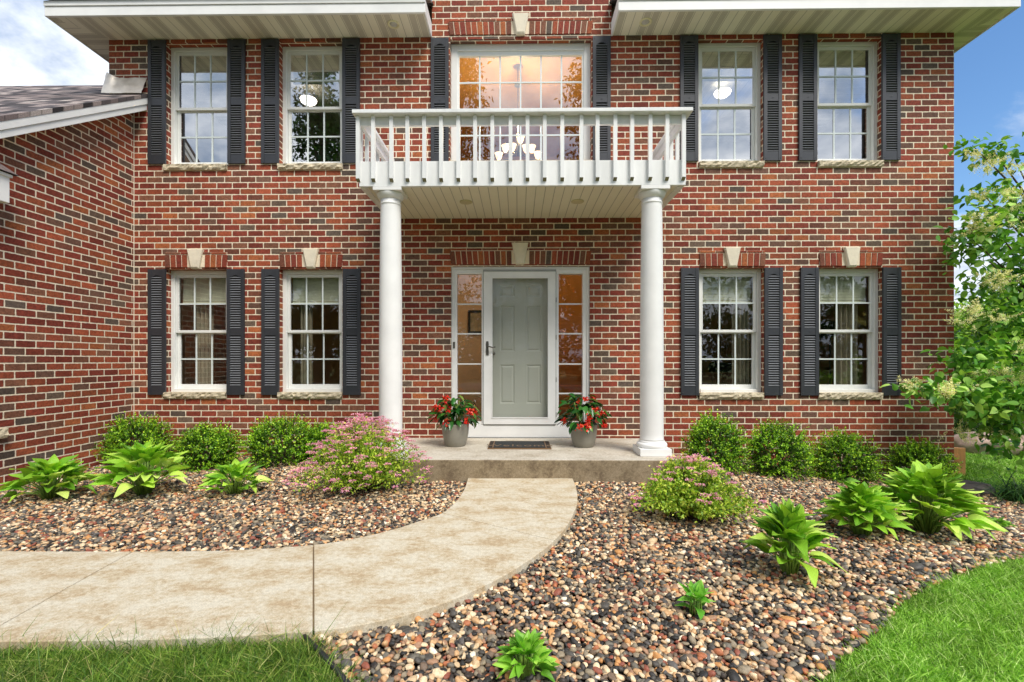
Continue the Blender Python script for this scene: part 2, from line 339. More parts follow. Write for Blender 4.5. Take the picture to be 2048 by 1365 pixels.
L_TREE = leafmat('lilac_leaf', [(0,(54,103,31)),(.4,(92,148,49)),(.75,(137,186,74)),(1,(193,228,116))], .38, .25)
CREAM = leafmat('cream_bloom', [(0,(220,210,144)),(.5,(243,235,181)),(1,(248,247,214))], .8, .25)
L_BACK = leafmat('bright_leaf', [(0,(79,123,37)),(.5,(128,172,57)),(1,(185,213,92))], .6, .35)
L_DARK = leafmat('dark_leaf', [(0,(26,50,20)),(.6,(44,76,28)),(1,(70,104,40))], .6, .3)
L_LILY = leafmat('strap_leaf', [(0,(24,50,20)),(.6,(44,80,30)),(1,(84,120,50))], .45, .2)
L_GRASSD = leafmat('long_grass_blade', [(0,(53,83,25)),(.4,(85,123,36)),(.75,(125,155,53)),(.92,(167,180,89)),(1,(212,197,138))], .55, .2)
L_GRASS = leafmat('grass_blade', [(0,(79,121,31)),(.35,(123,173,50)),(.7,(159,207,71)),(.88,(191,229,108)),(1,(223,233,162))], .55, .2)
L_WEED = leafmat('weed_leaf', [(0,(90,146,40)),(.5,(136,190,60)),(1,(180,222,90))], .45, .3)
BARK = simple('bark', lin((84,70,58)), .9, var=.3, nscale=12, bump=.6, bscale=40)
STEMG = simple('green_stem', lin((120,150,60)), .6)
def stone_mat():
    m, t, p = mat('river_stones'); rnd = N(t,'ShaderNodeNewGeometry').outputs['Random Per Island']
    c = ramp(t, rnd, [(0,(45,42,38)),(.10,(80,75,67)),(.18,(61,52,44)),(.25,(111,104,90)),(.34,(147,132,107)),(.44,(209,178,136)),(.54,(231,203,162)),(.63,(168,128,97)),(.70,(145,82,61)),(.75,(204,161,113)),(.82,(180,110,71)),(.85,(123,102,82)),(.91,(200,143,84)),(.94,(98,92,86)),(.97,(248,231,200))])
    g = N(t,'ShaderNodeTexCoord').outputs['Object']
    a = N(t,'ShaderNodeTexNoise',ins={'Vector':g,'Scale':90.0,'Detail':4.0,'Roughness':.6}).outputs[0]
    c = N(t,'ShaderNodeMix',data_type='RGBA',blend_type='MULTIPLY',ins={0:1.0,6:c,7:N(t,'ShaderNodeMapRange',ins={0:a,1:.3,2:.7,3:.7,4:1.25}).outputs[0]}).outputs[2]
    t.links.new(c,p.inputs['Base Color']); p.inputs['Roughness'].default_value=.62
    b = N(t,'ShaderNodeBump',ins={'Strength':.3,'Distance':.003,'Height':a}); t.links.new(b.outputs[0],p.inputs['Normal'])
    return m
STONES = stone_mat()
def concrete(name, c0, c1, c2, sc_=1.0):
    m, t, p = mat(name); g = N(t,'ShaderNodeTexCoord').outputs['Object']
    a = N(t,'ShaderNodeTexNoise',ins={'Vector':N(t,'ShaderNodeMapping',ins={'Vector':g,'Scale':(1,1.5,1)}).outputs[0],'Scale':4.2*sc_,'Detail':9.0,'Roughness':.70,'Distortion':.1}).outputs[0]
    b_ = N(t,'ShaderNodeTexNoise',ins={'Vector':g,'Scale':150.0,'Detail':3.0}).outputs[0]
    b3 = N(t,'ShaderNodeTexNoise',ins={'Vector':g,'Scale':38.0,'Detail':4.0}).outputs[0]
    a = M(t,'ADD',a,M(t,'MULTIPLY',M(t,'SUBTRACT',M(t,'ADD',b3,M(t,'MULTIPLY',b_,.5)),.75),.30)); c = ramp(t, a, [(.37,c0),(.47,c1),(.60,c2)], False)
    c = N(t,'ShaderNodeMix',data_type='RGBA',blend_type='MULTIPLY',ins={0:1.0,6:c,7:N(t,'ShaderNodeMapRange',ins={0:b_,1:.3,2:.7,3:.80,4:1.14}).outputs[0]}).outputs[2]
    c = N(t,'ShaderNodeMix',data_type='RGBA',blend_type='MULTIPLY',ins={0:1.0,6:c,7:N(t,'ShaderNodeMapRange',ins={0:b3,1:.3,2:.7,3:.92,4:1.06}).outputs[0]}).outputs[2]
    t.links.new(c,p.inputs['Base Color']); p.inputs['Roughness'].default_value=.85
    b = N(t,'ShaderNodeBump',ins={'Strength':.35,'Distance':.003,'Height':b_}); t.links.new(b.outputs[0],p.inputs['Normal'])
    return m
PATH = concrete('walk_concrete', (180,157,122), (196,180,150), (207,197,174))
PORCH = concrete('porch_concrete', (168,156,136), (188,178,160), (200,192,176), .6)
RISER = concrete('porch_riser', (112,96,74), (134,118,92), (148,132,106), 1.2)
def ground_mat(name, stops, s1):
    m, t, p = mat(name); g = N(t,'ShaderNodeTexCoord').outputs['Object']
    a = N(t,'ShaderNodeTexNoise',ins={'Vector':g,'Scale':s1,'Detail':8.0,'Roughness':.7}).outputs[0]
    t.links.new(ramp(t,a,stops,False),p.inputs['Base Color']); p.inputs['Roughness'].default_value=.95
    b = N(t,'ShaderNodeBump',ins={'Strength':.6,'Distance':.02,'Height':N(t,'ShaderNodeTexNoise',ins={'Vector':g,'Scale':60.0,'Detail':4.0}).outputs[0]}); t.links.new(b.outputs[0],p.inputs['Normal'])
    return m
LAWN = ground_mat('lawn_ground', [(.3,(66,80,34)),(.5,(88,104,44)),(.7,(112,122,60))], 5.0)
SOIL = ground_mat('bed_soil', [(.3,(40,34,28)),(.7,(66,56,46))], 9.0)

# ------------------------------------------------------------------ ground
XW, YW = WX(268), 6.1
inner = [(-260,1096),(0,1102),(120,1103),(265,1103),(420,1102),(520,1098),(627,1090),(700,1079),(780,1061),(840,1042),(885,1026),(912,1003),(928,980),(936,957)]
outer = [(-700,1283),(-300,1283),(0,1283),(300,1279),(480,1272),(627,1262),(740,1246),(850,1219),(950,1180),(1030,1138),(1090,1097),(1130,1057),(1150,1020),(1155,998),(1152,975),(1145,957)]
INN = [G(*p, z=0) for p in inner]; OUT = [G(*p, z=0) for p in outer]
def subdiv(pts, k=5):
    P = [Vector((*p, 0)) for p in pts]; out = []
    for i in range(len(P)-1):
        p0, p1, p2, p3 = P[max(i-1,0)], P[i], P[i+1], P[min(i+2,len(P)-1)]
        for j in range(k):
            t = j/k
            q = .5*((2*p1)+(p2-p0)*t+(2*p0-5*p1+4*p2-p3)*t*t+(3*p1-p0-3*p2+p3)*t**3); out.append((q.x, q.y))
    out.append((P[-1].x, P[-1].y)); return out
INNs, OUTs = subdiv(INN), subdiv(OUT)
walk_poly = INNs + OUTs[::-1]
def inpoly(x, y, poly):
    x = np.asarray(x); y = np.asarray(y); c = np.zeros(x.shape, bool); n = len(poly); j = n-1
    for i in range(n):
        xi, yi = poly[i]; xj, yj = poly[j]
        if yi != yj: c ^= ((yi > y) != (yj > y)) & (x < (xj-xi)*(y-yi)/(yj-yi)+xi)
        j = i
    return c
edgeL = [G(p[0], p[1]) for p in ((604,1284),(640,1320),(680,1366),(800,1520))]
edgeR = [G(*p) for p in ((1500,1530),(1640,1366),(1690,1318),(1762,1262),(1800,1212),(1870,1170),(1950,1142),(2048,1116),(2150,1090))]
bed_left = [(-9,1.9)] + [(x,y) for x,y in INNs] + [(-1.62,4.76),(-1.62,6.2),(XW-.05,6.2),(XW-.05,3.2),(-9,3.2)]
bed_left = [(x,y) for x,y in INNs] + [(-1.55,4.80),(-1.55,6.15),(XW,6.15),(XW,3.45),(INNs[0][0],3.45)]
fr = [G(*p) for p in ((2300,1020),(2048,1012),(1995,1000),(1960,985),(1935,975),(1915,965))]
iend = [k for k,p in enumerate(OUTs) if p[0] > edgeL[0][0]]
bed_right = OUTs[iend[0]:] + [(1.6,4.80),(1.6,6.15),(5.63,6.15)] + fr[::-1] + edgeR[::-1] + edgeL[::-1]
def lawn_mask(x, y):
    m = ~(inpoly(x,y,bed_left)|inpoly(x,y,bed_right)|inpoly(x,y,walk_poly))
    m &= ~((y > 4.7)&(x > -5.5)&(x < 5.62)); m &= ~((x < XW+.05)&(y > 3.4)); return m
def grid_sheet(name, mtl, x0, x1, y0, y1, st, dz=0, mask=None, kind='structure'):
    xs = np.arange(x0, x1+st/2, st); ys = np.arange(y0, y1+st/2, st); X, Y = np.meshgrid(xs, ys); Z = zg(X, Y)+dz
    V = np.stack([X,Y,Z],-1).reshape(-1,3); nx = len(xs); i, j = np.meshgrid(np.arange(nx-1), np.arange(len(ys)-1)); b = (j*nx+i).ravel()
    F = np.stack([b,b+1,b+1+nx,b+nx],-1)
    if mask is not None:
        cx_, cy_ = V[F].mean(1)[:,0], V[F].mean(1)[:,1]; F = F[mask(cx_,cy_)]
    o = npmesh(name, V, F, mtl); setp(o, kind=kind); return o
# one sheet to the horizon (finer near)
xs = np.concatenate([np.linspace(-300,-14,10), np.arange(-12,16.1,.25), np.linspace(20,300,10)]); ys = np.concatenate([np.linspace(-200,-6,10), np.arange(-4,16.1,.25), np.linspace(20,400,12)])
X, Y = np.meshgrid(xs, ys); V = np.stack([X,Y,zg(X,Y)-.012],-1).reshape(-1,3); nx = len(xs)
i_, j_ = np.meshgrid(np.arange(nx-1), np.arange(len(ys)-1)); b_ = (j_*nx+i_).ravel()
setp(npmesh('ground', V, np.stack([b_,b_+1,b_+1+nx,b_+nx],-1), LAWN), kind='structure')
grid_sheet('garden_bed_soil', SOIL, -8, 8, 1.0, 6.2, .05, -.004, lambda x,y: inpoly(x,y,bed_left)|inpoly(x,y,bed_right))
def flat(name,x0,x1,y0,y1,z,m_):
    o=MB().quad((x0,y0,z),(x1,y0,z),(x1,y1,z),(x0,y1,z)).build(name,m_); setp(o,kind='structure'); return o
flat('street',-120,120,-13,-6.5,-.045,simple('asphalt',(.10,.10,.10,1),.9,bump=.4,bscale=90))  # added out of view: grey surface to cut the lawn's green bounce light
# walkway: slabs between joints
def nearest(poly, p): return min(range(len(poly)), key=lambda k: (poly[k][0]-p[0])**2+(poly[k][1]-p[1])**2)
joints = [((265,1103),(-10,1250)), ((627,1090),(627,1262)), ((885,1026),(1113,1078))]
jt = []
for a, b in joints:
    jt.append((nearest(INNs, G(*a, z=0)), nearest(OUTs, G(*b, z=0))))
for a_,b_2 in jt:
    p,q=Vector((*INNs[a_],0)),Vector((*OUTs[b_2],0)); n_=(q-p).normalized().cross(Vector((0,0,1)))*.012; p=p+(q-p).normalized()*.01; q=q-(q-p).normalized()*.01
    o=MB().quad(*[tuple(v_+Vector((0,0,-.006))) for v_ in (p-n_,p+n_,q+n_,q-n_)]).build('walkway_joint',simple('joint_dirt',lin((112,92,66)),.95)); setp(o,kind='structure')
mb = MB(); seg = [(0,0)]+jt+[(len(INNs)-1,len(OUTs)-1)]
for (a0,b0),(a1,b1) in zip(seg[:-1], seg[1:]):
    A = INNs[a0:a1+1]; B = OUTs[b0:b1+1]; poly = [Vector((*p,0)) for p in A + B[::-1]]
    cen = sum(poly, Vector())/len(poly); n = len(poly)
    # pull both joint edges back 4 mm
    def pull(p, q, toward):
        d = (toward-p); return p + d.normalized()*.0035
    if a0: poly[0] = pull(poly[0], 0, poly[1]); poly[-1] = pull(poly[-1], 0, poly[-2])
    if a1 < len(INNs)-1: poly[len(A)-1] = pull(poly[len(A)-1],0,poly[len(A)-2]); poly[len(A)] = pull(poly[len(A)],0,poly[len(A)+1])
    mb.prism([(p.x,p.y) for p in poly], 'z', -.10, 0)
wk = mb.build('walkway', PATH, bevel=.004); setp(wk, kind='structure')

# ------------------------------------------------------------------ house
house = thing('brick_house', 'two storey red brick house with white balcony and dark shutters', 'house', (0,YW,0))
Z_SOF, Z_GRADE = 5.35, -.6
XL, XR = WX(218), WX(1908)
ZF = lambda py: CAMZ + (722-py)/155.57
wins = {}
low = [(331,455),(558,685),(1398,1530),(1637,1768)]
upp = [(331,456),(558,686),(1397,1529),(1635,1766)]
ZL0, ZL1, ZU0, ZU1 = ZF(786), ZF(537), ZF(327.5), ZF(80)
holes = []
for a, b in low: holes.append((WX(a), WX(b), ZL0, ZL1))
for a, b in upp: holes.append((WX(a), WX(b), ZU0, ZU1))
CW = (WX(900), WX(1183), ZF(324), ZF(78)); DO = (WX(902), WX(1180), .186, ZF(533))
holes += [CW, DO]
PX0, PX1 = -1.55, 1.60
def wall(x0, x1, z0, z1, hs, name, thick=.115):
    mb = MB(); xs = sorted({x0,x1,*[h[0] for h in hs],*[h[1] for h in hs]}); zs = sorted({z0,z1,*[h[2] for h in hs],*[h[3] for h in hs]})
    for a,b in zip(xs[:-1],xs[1:]):
        for c,d in zip(zs[:-1],zs[1:]):
            if not any(h[0]<=(a+b)/2<=h[1] and h[2]<=(c+d)/2<=h[3] for h in hs): mb.quad((a,YW,c),(b,YW,c),(b,YW,d),(a,YW,d))
    for (a,b,c,d) in hs:
        y = YW+thick
        mb.quad((a,YW,c),(a,YW,d),(a,y,d),(a,y,c)); mb.quad((b,YW,c),(b,y,c),(b,y,d),(b,YW,d))
        mb.quad((a,YW,d),(b,YW,d),(b,y,d),(a,y,d)); mb.quad((a,YW,c),(a,y,c),(b,y,c),(b,YW,c))
    return mb
mb = wall(XL, XR, Z_GRADE, Z_SOF+.004, [h for h in holes if h is not CW]+[(CW[0],CW[1],CW[2],Z_SOF+.004)], 'w')
# centre bay above the eaves and around the tall window
mb2 = MB(); CX0, CX1 = WX(864), WX(1223)
mb = wall(XL, XR, Z_GRADE, ZF(78), holes, 'w')
mb.quad((XL,YW,ZF(78)),(XR,YW,ZF(78)),(XR,YW,Z_SOF+.02),(XL,YW,Z_SOF+.02))
mb.quad((CX0,YW,Z_SOF+.02),(CX1,YW,Z_SOF+.02),(CX1,YW,7.2),(CX0,YW,7.2))
mb.quad((XR,YW,Z_GRADE),(XR,YW+9,Z_GRADE),(XR,YW+9,Z_SOF+.02),(XR,YW,Z_SOF+.02))
mb.quad((XL,YW,Z_GRADE),(XL,YW,Z_SOF+.02),(XL,YW+9,Z_SOF+.02),(XL,YW+9,Z_GRADE))
mb.build('wall', BRICK, house)
# wing side wall (faces east), follows the rake
WY0 = 3.45
def rake_z(y): return .50+.68*y-.20
mb = MB(); mb.quad((XW,WY0,Z_GRADE),(XW,YW,Z_GRADE),(XW,YW,rake_z(YW)),(XW,WY0,rake_z(WY0)))
mb.quad((-14,WY0,Z_GRADE),(XW,WY0,Z_GRADE),(XW,WY0,rake_z(WY0)),(-14,WY0,rake_z(WY0)))
mb.build('wing_wall', BRICK, house)
mb = MB().box(XW-.001,XW+.007,YW-.009,YW-.001,-.2,4.5); mb.build('corner_sealant', STONE, house)
# wing roof: slab with pitch .68
XE = W(297,0,YW)[0]
def roofpt(x, y, dz=0): return (x, y, .50+.68*y+dz)
yr = 7.35; y0r = 3.1
mb = MB()
for x0,x1 in ((-14,XE),):
    v = [roofpt(x0,y0r),roofpt(x1,y0r),roofpt(x1,YW),roofpt(x0,YW),roofpt(x0,y0r,-.05),roofpt(x1,y0r,-.05),roofpt(x1,YW,-.05),roofpt(x0,YW,-.05)]
    mb.add(v,[(0,1,2,3),(4,7,6,5),(0,4,5,1),(1,5,6,2),(0,3,7,4)])
mb.quad(roofpt(-14,YW),roofpt(XL-.01,YW),roofpt(XL-.01,yr),roofpt(-14,yr)); 
a,b = roofpt(-14,yr),roofpt(XL-.01,yr); mb.quad(b,a,(-14,yr+4,a[2]-2.7),(XL-.01,yr+4,a[2]-2.7))
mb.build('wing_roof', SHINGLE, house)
# rake board (two steps) along x = XE
def rake(x0,x1,d0,d1,y0=3.0,y1=YW): 
    return [(y0,.50+.68*y0+d0),(y1,.50+.68*y1+d0),(y1,.50+.68*y1+d1),(y0,.50+.68*y0+d1)]
mb = MB(); mb.prism(rake(0,0,-.05,-.135),'x',XW+.002,XE-.004); mb.prism(rake(0,0,-.138,-.215),'x',XW+.002,XE-.016)
mb.build('rake_board', WHITE, house, bevel=.004)
# eave return at the front corner of the wing
mb = MB(); yb = 4.40
mb.box(XW+.002,XE+.02,3.0,yb,2.66,2.90); mb.box(XW+.002,XE+.035,2.98,yb+.015,2.90,2.93)
mb.build('eave_return', WHITE, house, bevel=.004)
mb = MB(); mb.add([(XE+.06,2.95,2.935),(XE+.06,yb+.05,2.935),(XW+.002,yb+.05,2.935),(XW+.002,yb+.05,3.10),(XW+.002,2.95,3.10)],[(0,1,3,4),(1,2,3)]); mb.build('return_roof', SHINGLE, house)
# rock-faced ledge stone on the wing wall
def rough_block(x0,x1,y0,y1,z0,z1,face,amp=.012,seg=26,rows=3):
    """block with a chipped face at -y ('y') or +x ('x')"""
    V=[];F=[]
    L = (x1-x0) if face=='y' else (y1-y0)
    for j in range(rows+1):
        for i in range(seg+1):
            t=i/seg; h=z0+(z1-z0)*j/rows; o=random.uniform(-amp,amp)*(1 if 0<j<rows else .6)-(.012 if j==0 else 0)
            V.append((x0+L*t,y0-o,h) if face=='y' else (x1+o,y0+L*t,h))
    n=seg+1
    for j in range(rows):
        for i in range(seg): F.append((j*n+i,j*n+i+1,(j+1)*n+i+1,(j+1)*n+i))
    b=len(V)
    for i in range(seg+1):
        p=V[i]; V.append((p[0],y1,z0) if face=='y' else (x0,p[1],z0))
    for i in range(seg+1):
        p=V[rows*n+i]; V.append((p[0],y1,z1) if face=='y' else (x0,p[1],z1))
    for i in range(seg):
        F.append((b+i,b+i+1,i+1,i)); F.append((rows*n+i,rows*n+i+1,b+n+i+1,b+n+i))
    F.append((0,rows*n,b+n,b)); F.append((seg,b+seg,b+n+seg,rows*n+seg))
    m=MB(); m.add(V,F); return m
rough_block(XW-.05,XW+.07,3.5,4.52,.435,.53,'x').build('ledge_stone', ROCKF, house)

# main eaves
YF, EXL, EXR = 5.66, WX(97,5.70), WX(2040,5.66)
BX0, BX1 = WX(864), WX(1222)       # gap in the eaves
def eave(x0, x1, corner, inner_):
    mb = MB().box(x0+.02,x1-.02,YF+.02,YW+3,Z_SOF,Z_SOF+.012); mb.build('soffit', SOFV, house)
    mb = MB()
    mb.box(x0,x1,YF-.012,YF+.02,Z_SOF-.012,Z_SOF+.10); mb.box(x0,x1,YF-.024,YF+.02,Z_SOF+.103,Z_SOF+.165)
    for xx, s in ((x0,1),(x1,-1)):
        mb.box(xx,xx+s*.02,YF+.021,YW+(3 if xx in (EXL,EXR) else -.003),Z_SOF-.012,Z_SOF+.165)
    mb.build('fascia', WHITE, house, bevel=.004)
    zt = Z_SOF+.168
    mb = MB(); pitch=.5
    hip = abs(x1-x0)
    if corner == 'L': v=[(x0-.03,YF-.05,zt),(x1+.02,YF-.05,zt),(x1+.02,YF+6,zt+3),(x0+3,YF+6,zt+3)]
    else: v=[(x0-.02,YF-.05,zt),(x1+.03,YF-.05,zt),(x1-3,YF+6,zt+3),(x0-.02,YF+6,zt+3)]
    w_=[(p[0],p[1],p[2]+.022) for p in v]
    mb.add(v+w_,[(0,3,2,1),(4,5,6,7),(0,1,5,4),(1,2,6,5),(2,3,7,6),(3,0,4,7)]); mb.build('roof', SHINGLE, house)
eave(EXL, BX0, 'L', 1); eave(BX1, EXR, 'R', 0)
for px_, py_ in ((787,49),(1291,48)):
    x_, _ = W(px_, py_, 5.86); mb = MB()
    mb.lathe([(.048,.02),(.050,-.004),(.066,-.012),(.075,-.006),(.076,.001)], (x_,5.86,Z_SOF-.002), 28, 0, cap=False)
    mb.build('recessed_light', simple('almond_trim', lin((226,220,180)), .5), house)
    mb = MB().lathe([(.047,0),(.04,-.012),(.02,-.02),(.002,-.022)], (x_,5.86,Z_SOF+.005), 24); o=mb.build('bulb', simple('frosted', (.5,.48,.44,1), .3), house)

# lintels (soldier bricks) and keystones
def lintel(x0, x1, z0, z1, kx, kw0, kw1, kz0, kz1, cap_row=True, label=None):
    mb = MB(); y1 = YW+.02; yf = YW-.014; n = max(6, round((x1-x0)/.0725)); st=(x1-x0)/n
    zt = z1-.03 if cap_row else z1
    for i in range(n):
        a = x0+i*st; c = a+st/2; lean = (c-kx)*.05
        if abs(c-kx) < (kw0+kw1)/4: continue
        j = random.uniform(-.001,.001)
        def shp(s): return lean*s
        v=[(a+.0055-shp(1)*.0+j,yf,z0),(a+st-.0055+j,yf,z0),(a+st-.0055+shp(1)*.5,yf,zt-.008),(a+.0055+shp(1)*.5,yf,zt-.008)]
        w_=[(p[0],y1,p[2]) for p in v]
        mb.add(v+w_,[(0,1,2,3),(0,4,5,1),(1,5,6,2),(2,6,7,3),(3,7,4,0)])
    if cap_row:
        a=x0
        while a < x1-.01:
            b=min(a+.2,x1)
            mb.box(a+.004,b-.004,yf+.001,y1,zt+.002,z1-.004); a=b
    o=mb.build('lintel',[SOLD],house,bevel=.002)
    MB().box(x0+.002,x1-.002,YW-.006,YW+.03,z0+.004,z1-.002).build('lintel_mortar', MORTAR, house)
    mb=MB(); yk=YW-.05; c=.012
    A=[(kx-kw0/2,kz1),(kx+kw0/2,kz1),(kx+kw1/2,kz0),(kx-kw1/2,kz0)]
    B=[(kx-kw0/2+c,kz1-c*.4),(kx+kw0/2-c,kz1-c*.4),(kx+kw1/2-c,kz0+.02),(kx-kw1/2+c,kz0+.02)]
    v=[(x,YW+.01,z) for x,z in A]+[(x,yk+.014,z) for x,z in A]+[(x,yk,z) for x,z in B]
    f=[(0,1,5,4),(1,2,6,5),(2,3,7,6),(3,0,4,7),(4,5,9,8),(5,6,10,9),(6,7,11,10),(7,4,8,11),(8,9,10,11)]
    mb.add(v,[q[::-1] for q in f]); mb.build('keystone', STONE, house, bevel=.002)
for (a,b),k in zip([(331,455),(560,685),(1399,1530),(1638,1764)],(393,623,1463,1701)):
    lintel(WX(a), WX(b), ZF(534), ZF(503), WX(k), .205, .105, ZF(537), ZF(498))
lintel(WX(899), WX(1183), ZF(70), ZF(39), WX(1041), .215, .11, ZF(72), ZF(31), True)
lintel(WX(902), WX(1180), ZF(529.5), ZF(497), WX(1040), .215, .11, ZF(530), ZF(487), True)

# windows
BLIND = simple('blind_slats', lin((206,208,180)), .7, var=.1, streak=(1,1,14), nscale=8)
def window(a, b, z0, z1, glass, blind=True, label=None):
    x0, x1 = a, b; y = YW+.095
    # frame
    mb = MB(); f=.05
    mb.box(x0,x0+f,y-.0,y+.09,z0,z1); mb.box(x1-f,x1,y,y+.09,z0,z1); mb.box(x0+f,x1-f,y+.001,y+.09,z1-f,z1); mb.box(x0+f,x1-f,y-.02,y+.09,z0,z0+.045)
    win = mb.build('window', VINYL, house, bevel=.004)
    if label: win['label']=label
    xi0, xi1, zi0, zi1 = x0+f, x1-f, z0+.045, z1-f; zm = (zi0+zi1)/2
    for k,(c,d,yo) in enumerate(((zm-.018,zi1,y+.018),(zi0,zm+.012,y+.052))):
        s=.042; mb=MB(); bt=.035 if k==0 else .055
        mb.box(xi0+.002,xi0+s,yo,yo+.03,c,d-.001); mb.box(xi1-s,xi1-.002,yo,yo+.03,c,d-.001)
        mb.box(xi0+s,xi1-s,yo+.001,yo+.03,d-s,d-.002); mb.box(xi0+s,xi1-s,yo+.001,yo+.03,c,c+bt)
        mb.build('sash', VINYL, win, bevel=.003)
        ga, gb, gc, gd = xi0+s, xi1-s, c+bt, d-s
        mb=MB()
        for q in (1,2): xx=ga+(gb-ga)*q/3; mb.box(xx-.009,xx+.009,yo+.002,yo+.0085,gc,gd)
        zz=(gc+gd)/2; mb.box(ga,gb,yo+.0015,yo+.0083,zz-.009,zz+.009)
        mb.build('muntin', GRID, win)
        MB().quad((ga-.004,yo+.009,gc-.004),(gb+.004,yo+.009,gc-.004),(gb+.004,yo+.009,gd+.004),(ga-.004,yo+.009,gd+.004)).build('pane', glass, win)
    if blind:
        mb=MB(); zt=zi1-.02; zb_=zi1-.37; n=16
        for q in range(n):
            zz=zb_+.03+(zt-zb_-.03)*q/n
            mb.add([(xi0+.03,y+.115,zz),(xi1-.03,y+.115,zz),(xi1-.03,y+.13,zz+.024),(xi0+.03,y+.13,zz+.024)],[(0,1,2,3)])
        mb.box(xi0+.03,xi1-.03,y+.11,y+.135,zb_,zb_+.022); mb.build('blind', BLIND, win)
    return win
for k,(a,b) in enumerate(low): window(WX(a),WX(b),ZL0,ZL1,GLASSL)
for k,(a,b) in enumerate(upp): window(WX(a),WX(b),ZU0,ZU1,GLASS)
for a,b in ((330,454),(557,685),(1398,1526),(1636,1763)):
    rough_block(WX(a),WX(b),YW-.035,YW+.10,ZL0-.072,ZL0+.004,'y').build('window_sill', ROCKF, house)
for a,b in ((330,455),(557,686),(1398,1526),(1635,1764)):
    rough_block(WX(a),WX(b),YW-.035,YW+.10,ZU0-.068,ZU0+.004,'y').build('window_sill', ROCKF, house)
rough_block(WX(899),WX(1184),YW-.035,YW+.10,CW[2]-.06,CW[2]+.004,'y',seg=60).build('window_sill', ROCKF, house)
# centre picture window
x0,x1,z0,z1 = CW; y=YW+.095; mb=MB(); f=.085
mb.box(x0,x0+f,y,y+.09,z0,z1); mb.box(x1-f,x1,y,y+.09,z0,z1); mb.box(x0+f,x1-f,y+.001,y+.09,z1-f,z1); mb.box(x0+f,x1-f,y-.01,y+.09,z0,z0+.055)
mb.box(x0+.03,x0+f+.02,y+.02,y+.07,z0+.05,z1-.03); mb.box(x1-f-.02,x1-.03,y+.02,y+.07,z0+.05,z1-.03); mb.box(x0+f,x1-f,y+.021,y+.07,z1-f-.055,z1-f-.001)
win = mb.build('picture_window', VINYL, house, bevel=.004)
ga,gb,gc,gd=x0+f+.02,x1-f-.02,z0+.055,z1-f-.055; mb=MB()
for q in range(1,6): xx=ga+(gb-ga)*q/6; mb.box(xx-.010,xx+.010,y+.034,y+.0435,gc,gd)
for q in range(1,4): zz=gc+(gd-gc)*q/4; mb.box(ga,gb,y+.0335,y+.0433,zz-.009,zz+.009)
mb.build('muntin', GRID, win)
MB().quad((ga,y+.044,gc),(gb,y+.044,gc),(gb,y+.044,gd),(ga,y+.044,gd)).build('pane', glass_mat('picture_window_glass',.22), win)

# shutters
def shutter_mesh(h, w_=.226):
    mb=MB(); s=.042; t=.028
    mb.box(-w_/2,-w_/2+s,-t,0,0,h); mb.box(w_/2-s,w_/2,-t,0,0,h)
    zm=h/2
    mb.box(-w_/2+s,w_/2-s,-t+.004,0,0,.115); mb.box(-w_/2+s,w_/2-s,-t+.004,0,zm-.045,zm+.045)
    # arched top rail
    n=8; pts=[(-w_/2+s,h-.002),(-w_/2+s,h-.115)]+[(-w_/2+s+(w_-2*s)*i/n, h-.115+.035*math.sin(math.pi*i/n)) for i in range(1,n)]+[(w_/2-s,h-.115),(w_/2-s,h-.002)]
    mb.prism([(p[0],p[1]) for p in pts],'y',-t+.004,0)
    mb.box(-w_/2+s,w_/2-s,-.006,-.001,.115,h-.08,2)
    for (a,b) in ((.120,zm-.047),(zm+.048,h-.085)):
        k=round((b-a)/.0305); st=(b-a)/k
        for i in range(k):
            z=a+i*st
            mb.add([(-w_/2+s,-t+.002,z+.002),(w_/2-s,-t+.002,z+.002),(w_/2-s,-t+.002,z+.005),(-w_/2+s,-t+.002,z+.005),(-w_/2+s,-.008,z+st*.60),(w_/2-s,-.008,z+st*.60),(w_/2-s,-.007,z+.002),(-w_/2+s,-.007,z+.002)],[(0,1,2,3),(3,2,5,4),(1,0,7,6)],1)
    for (a,b) in ((-w_/2+.02,.03),(w_/2-.02,.03),(-w_/2+.02,h-.03),(w_/2-.02,h-.03),(0,zm)):
        mb.add([(a+.007*math.cos(q*math.pi/3),-t-.003,b+.007*math.sin(q*math.pi/3)) for q in range(6)]+[(a,-t-.006,b)],[(i,(i+1)%6,6) for i in range(6)])
    me=bpy.data.meshes.new('shutter'); me.from_pydata(mb.v,[],mb.f); me.polygons.foreach_set('material_index',mb.m)
    for q in (SHUT,LOUV_GLARE,GAP_SHADE): me.materials.append(q)
    return me
SM = shutter_mesh(1.625); SMU = shutter_mesh(1.60)
shl = [(313.5,0),(471,0),(540.5,0),(703.5,0),(1380,0),(1547.5,0),(1619.5,0),(1784,0)]
shu = [(313.5,0),(472.5,0),(540,0),(702,0),(879.5,0),(1203.5,0),(1378.5,0),(1545.5,0),(1616,0),(1782.5,0)]
shin = thing  # noqa
for lst,me,z in ((shl,SM,ZF(790.5)),(shu,SMU,ZF(325.5))):
    for px_,_ in lst:
        o=link('shutter',me,house); o.location=(WX(px_,6.08),YW-.001,z); o.matrix_parent_inverse=Matrix.Translation((0,-YW,0))
        o.scale=(1,1,1)
# porch slab with steps in the wall
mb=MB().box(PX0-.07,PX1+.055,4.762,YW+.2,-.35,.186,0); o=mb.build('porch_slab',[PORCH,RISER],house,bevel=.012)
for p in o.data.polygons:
    if abs(p.normal.z)<.5: p.material_index=1
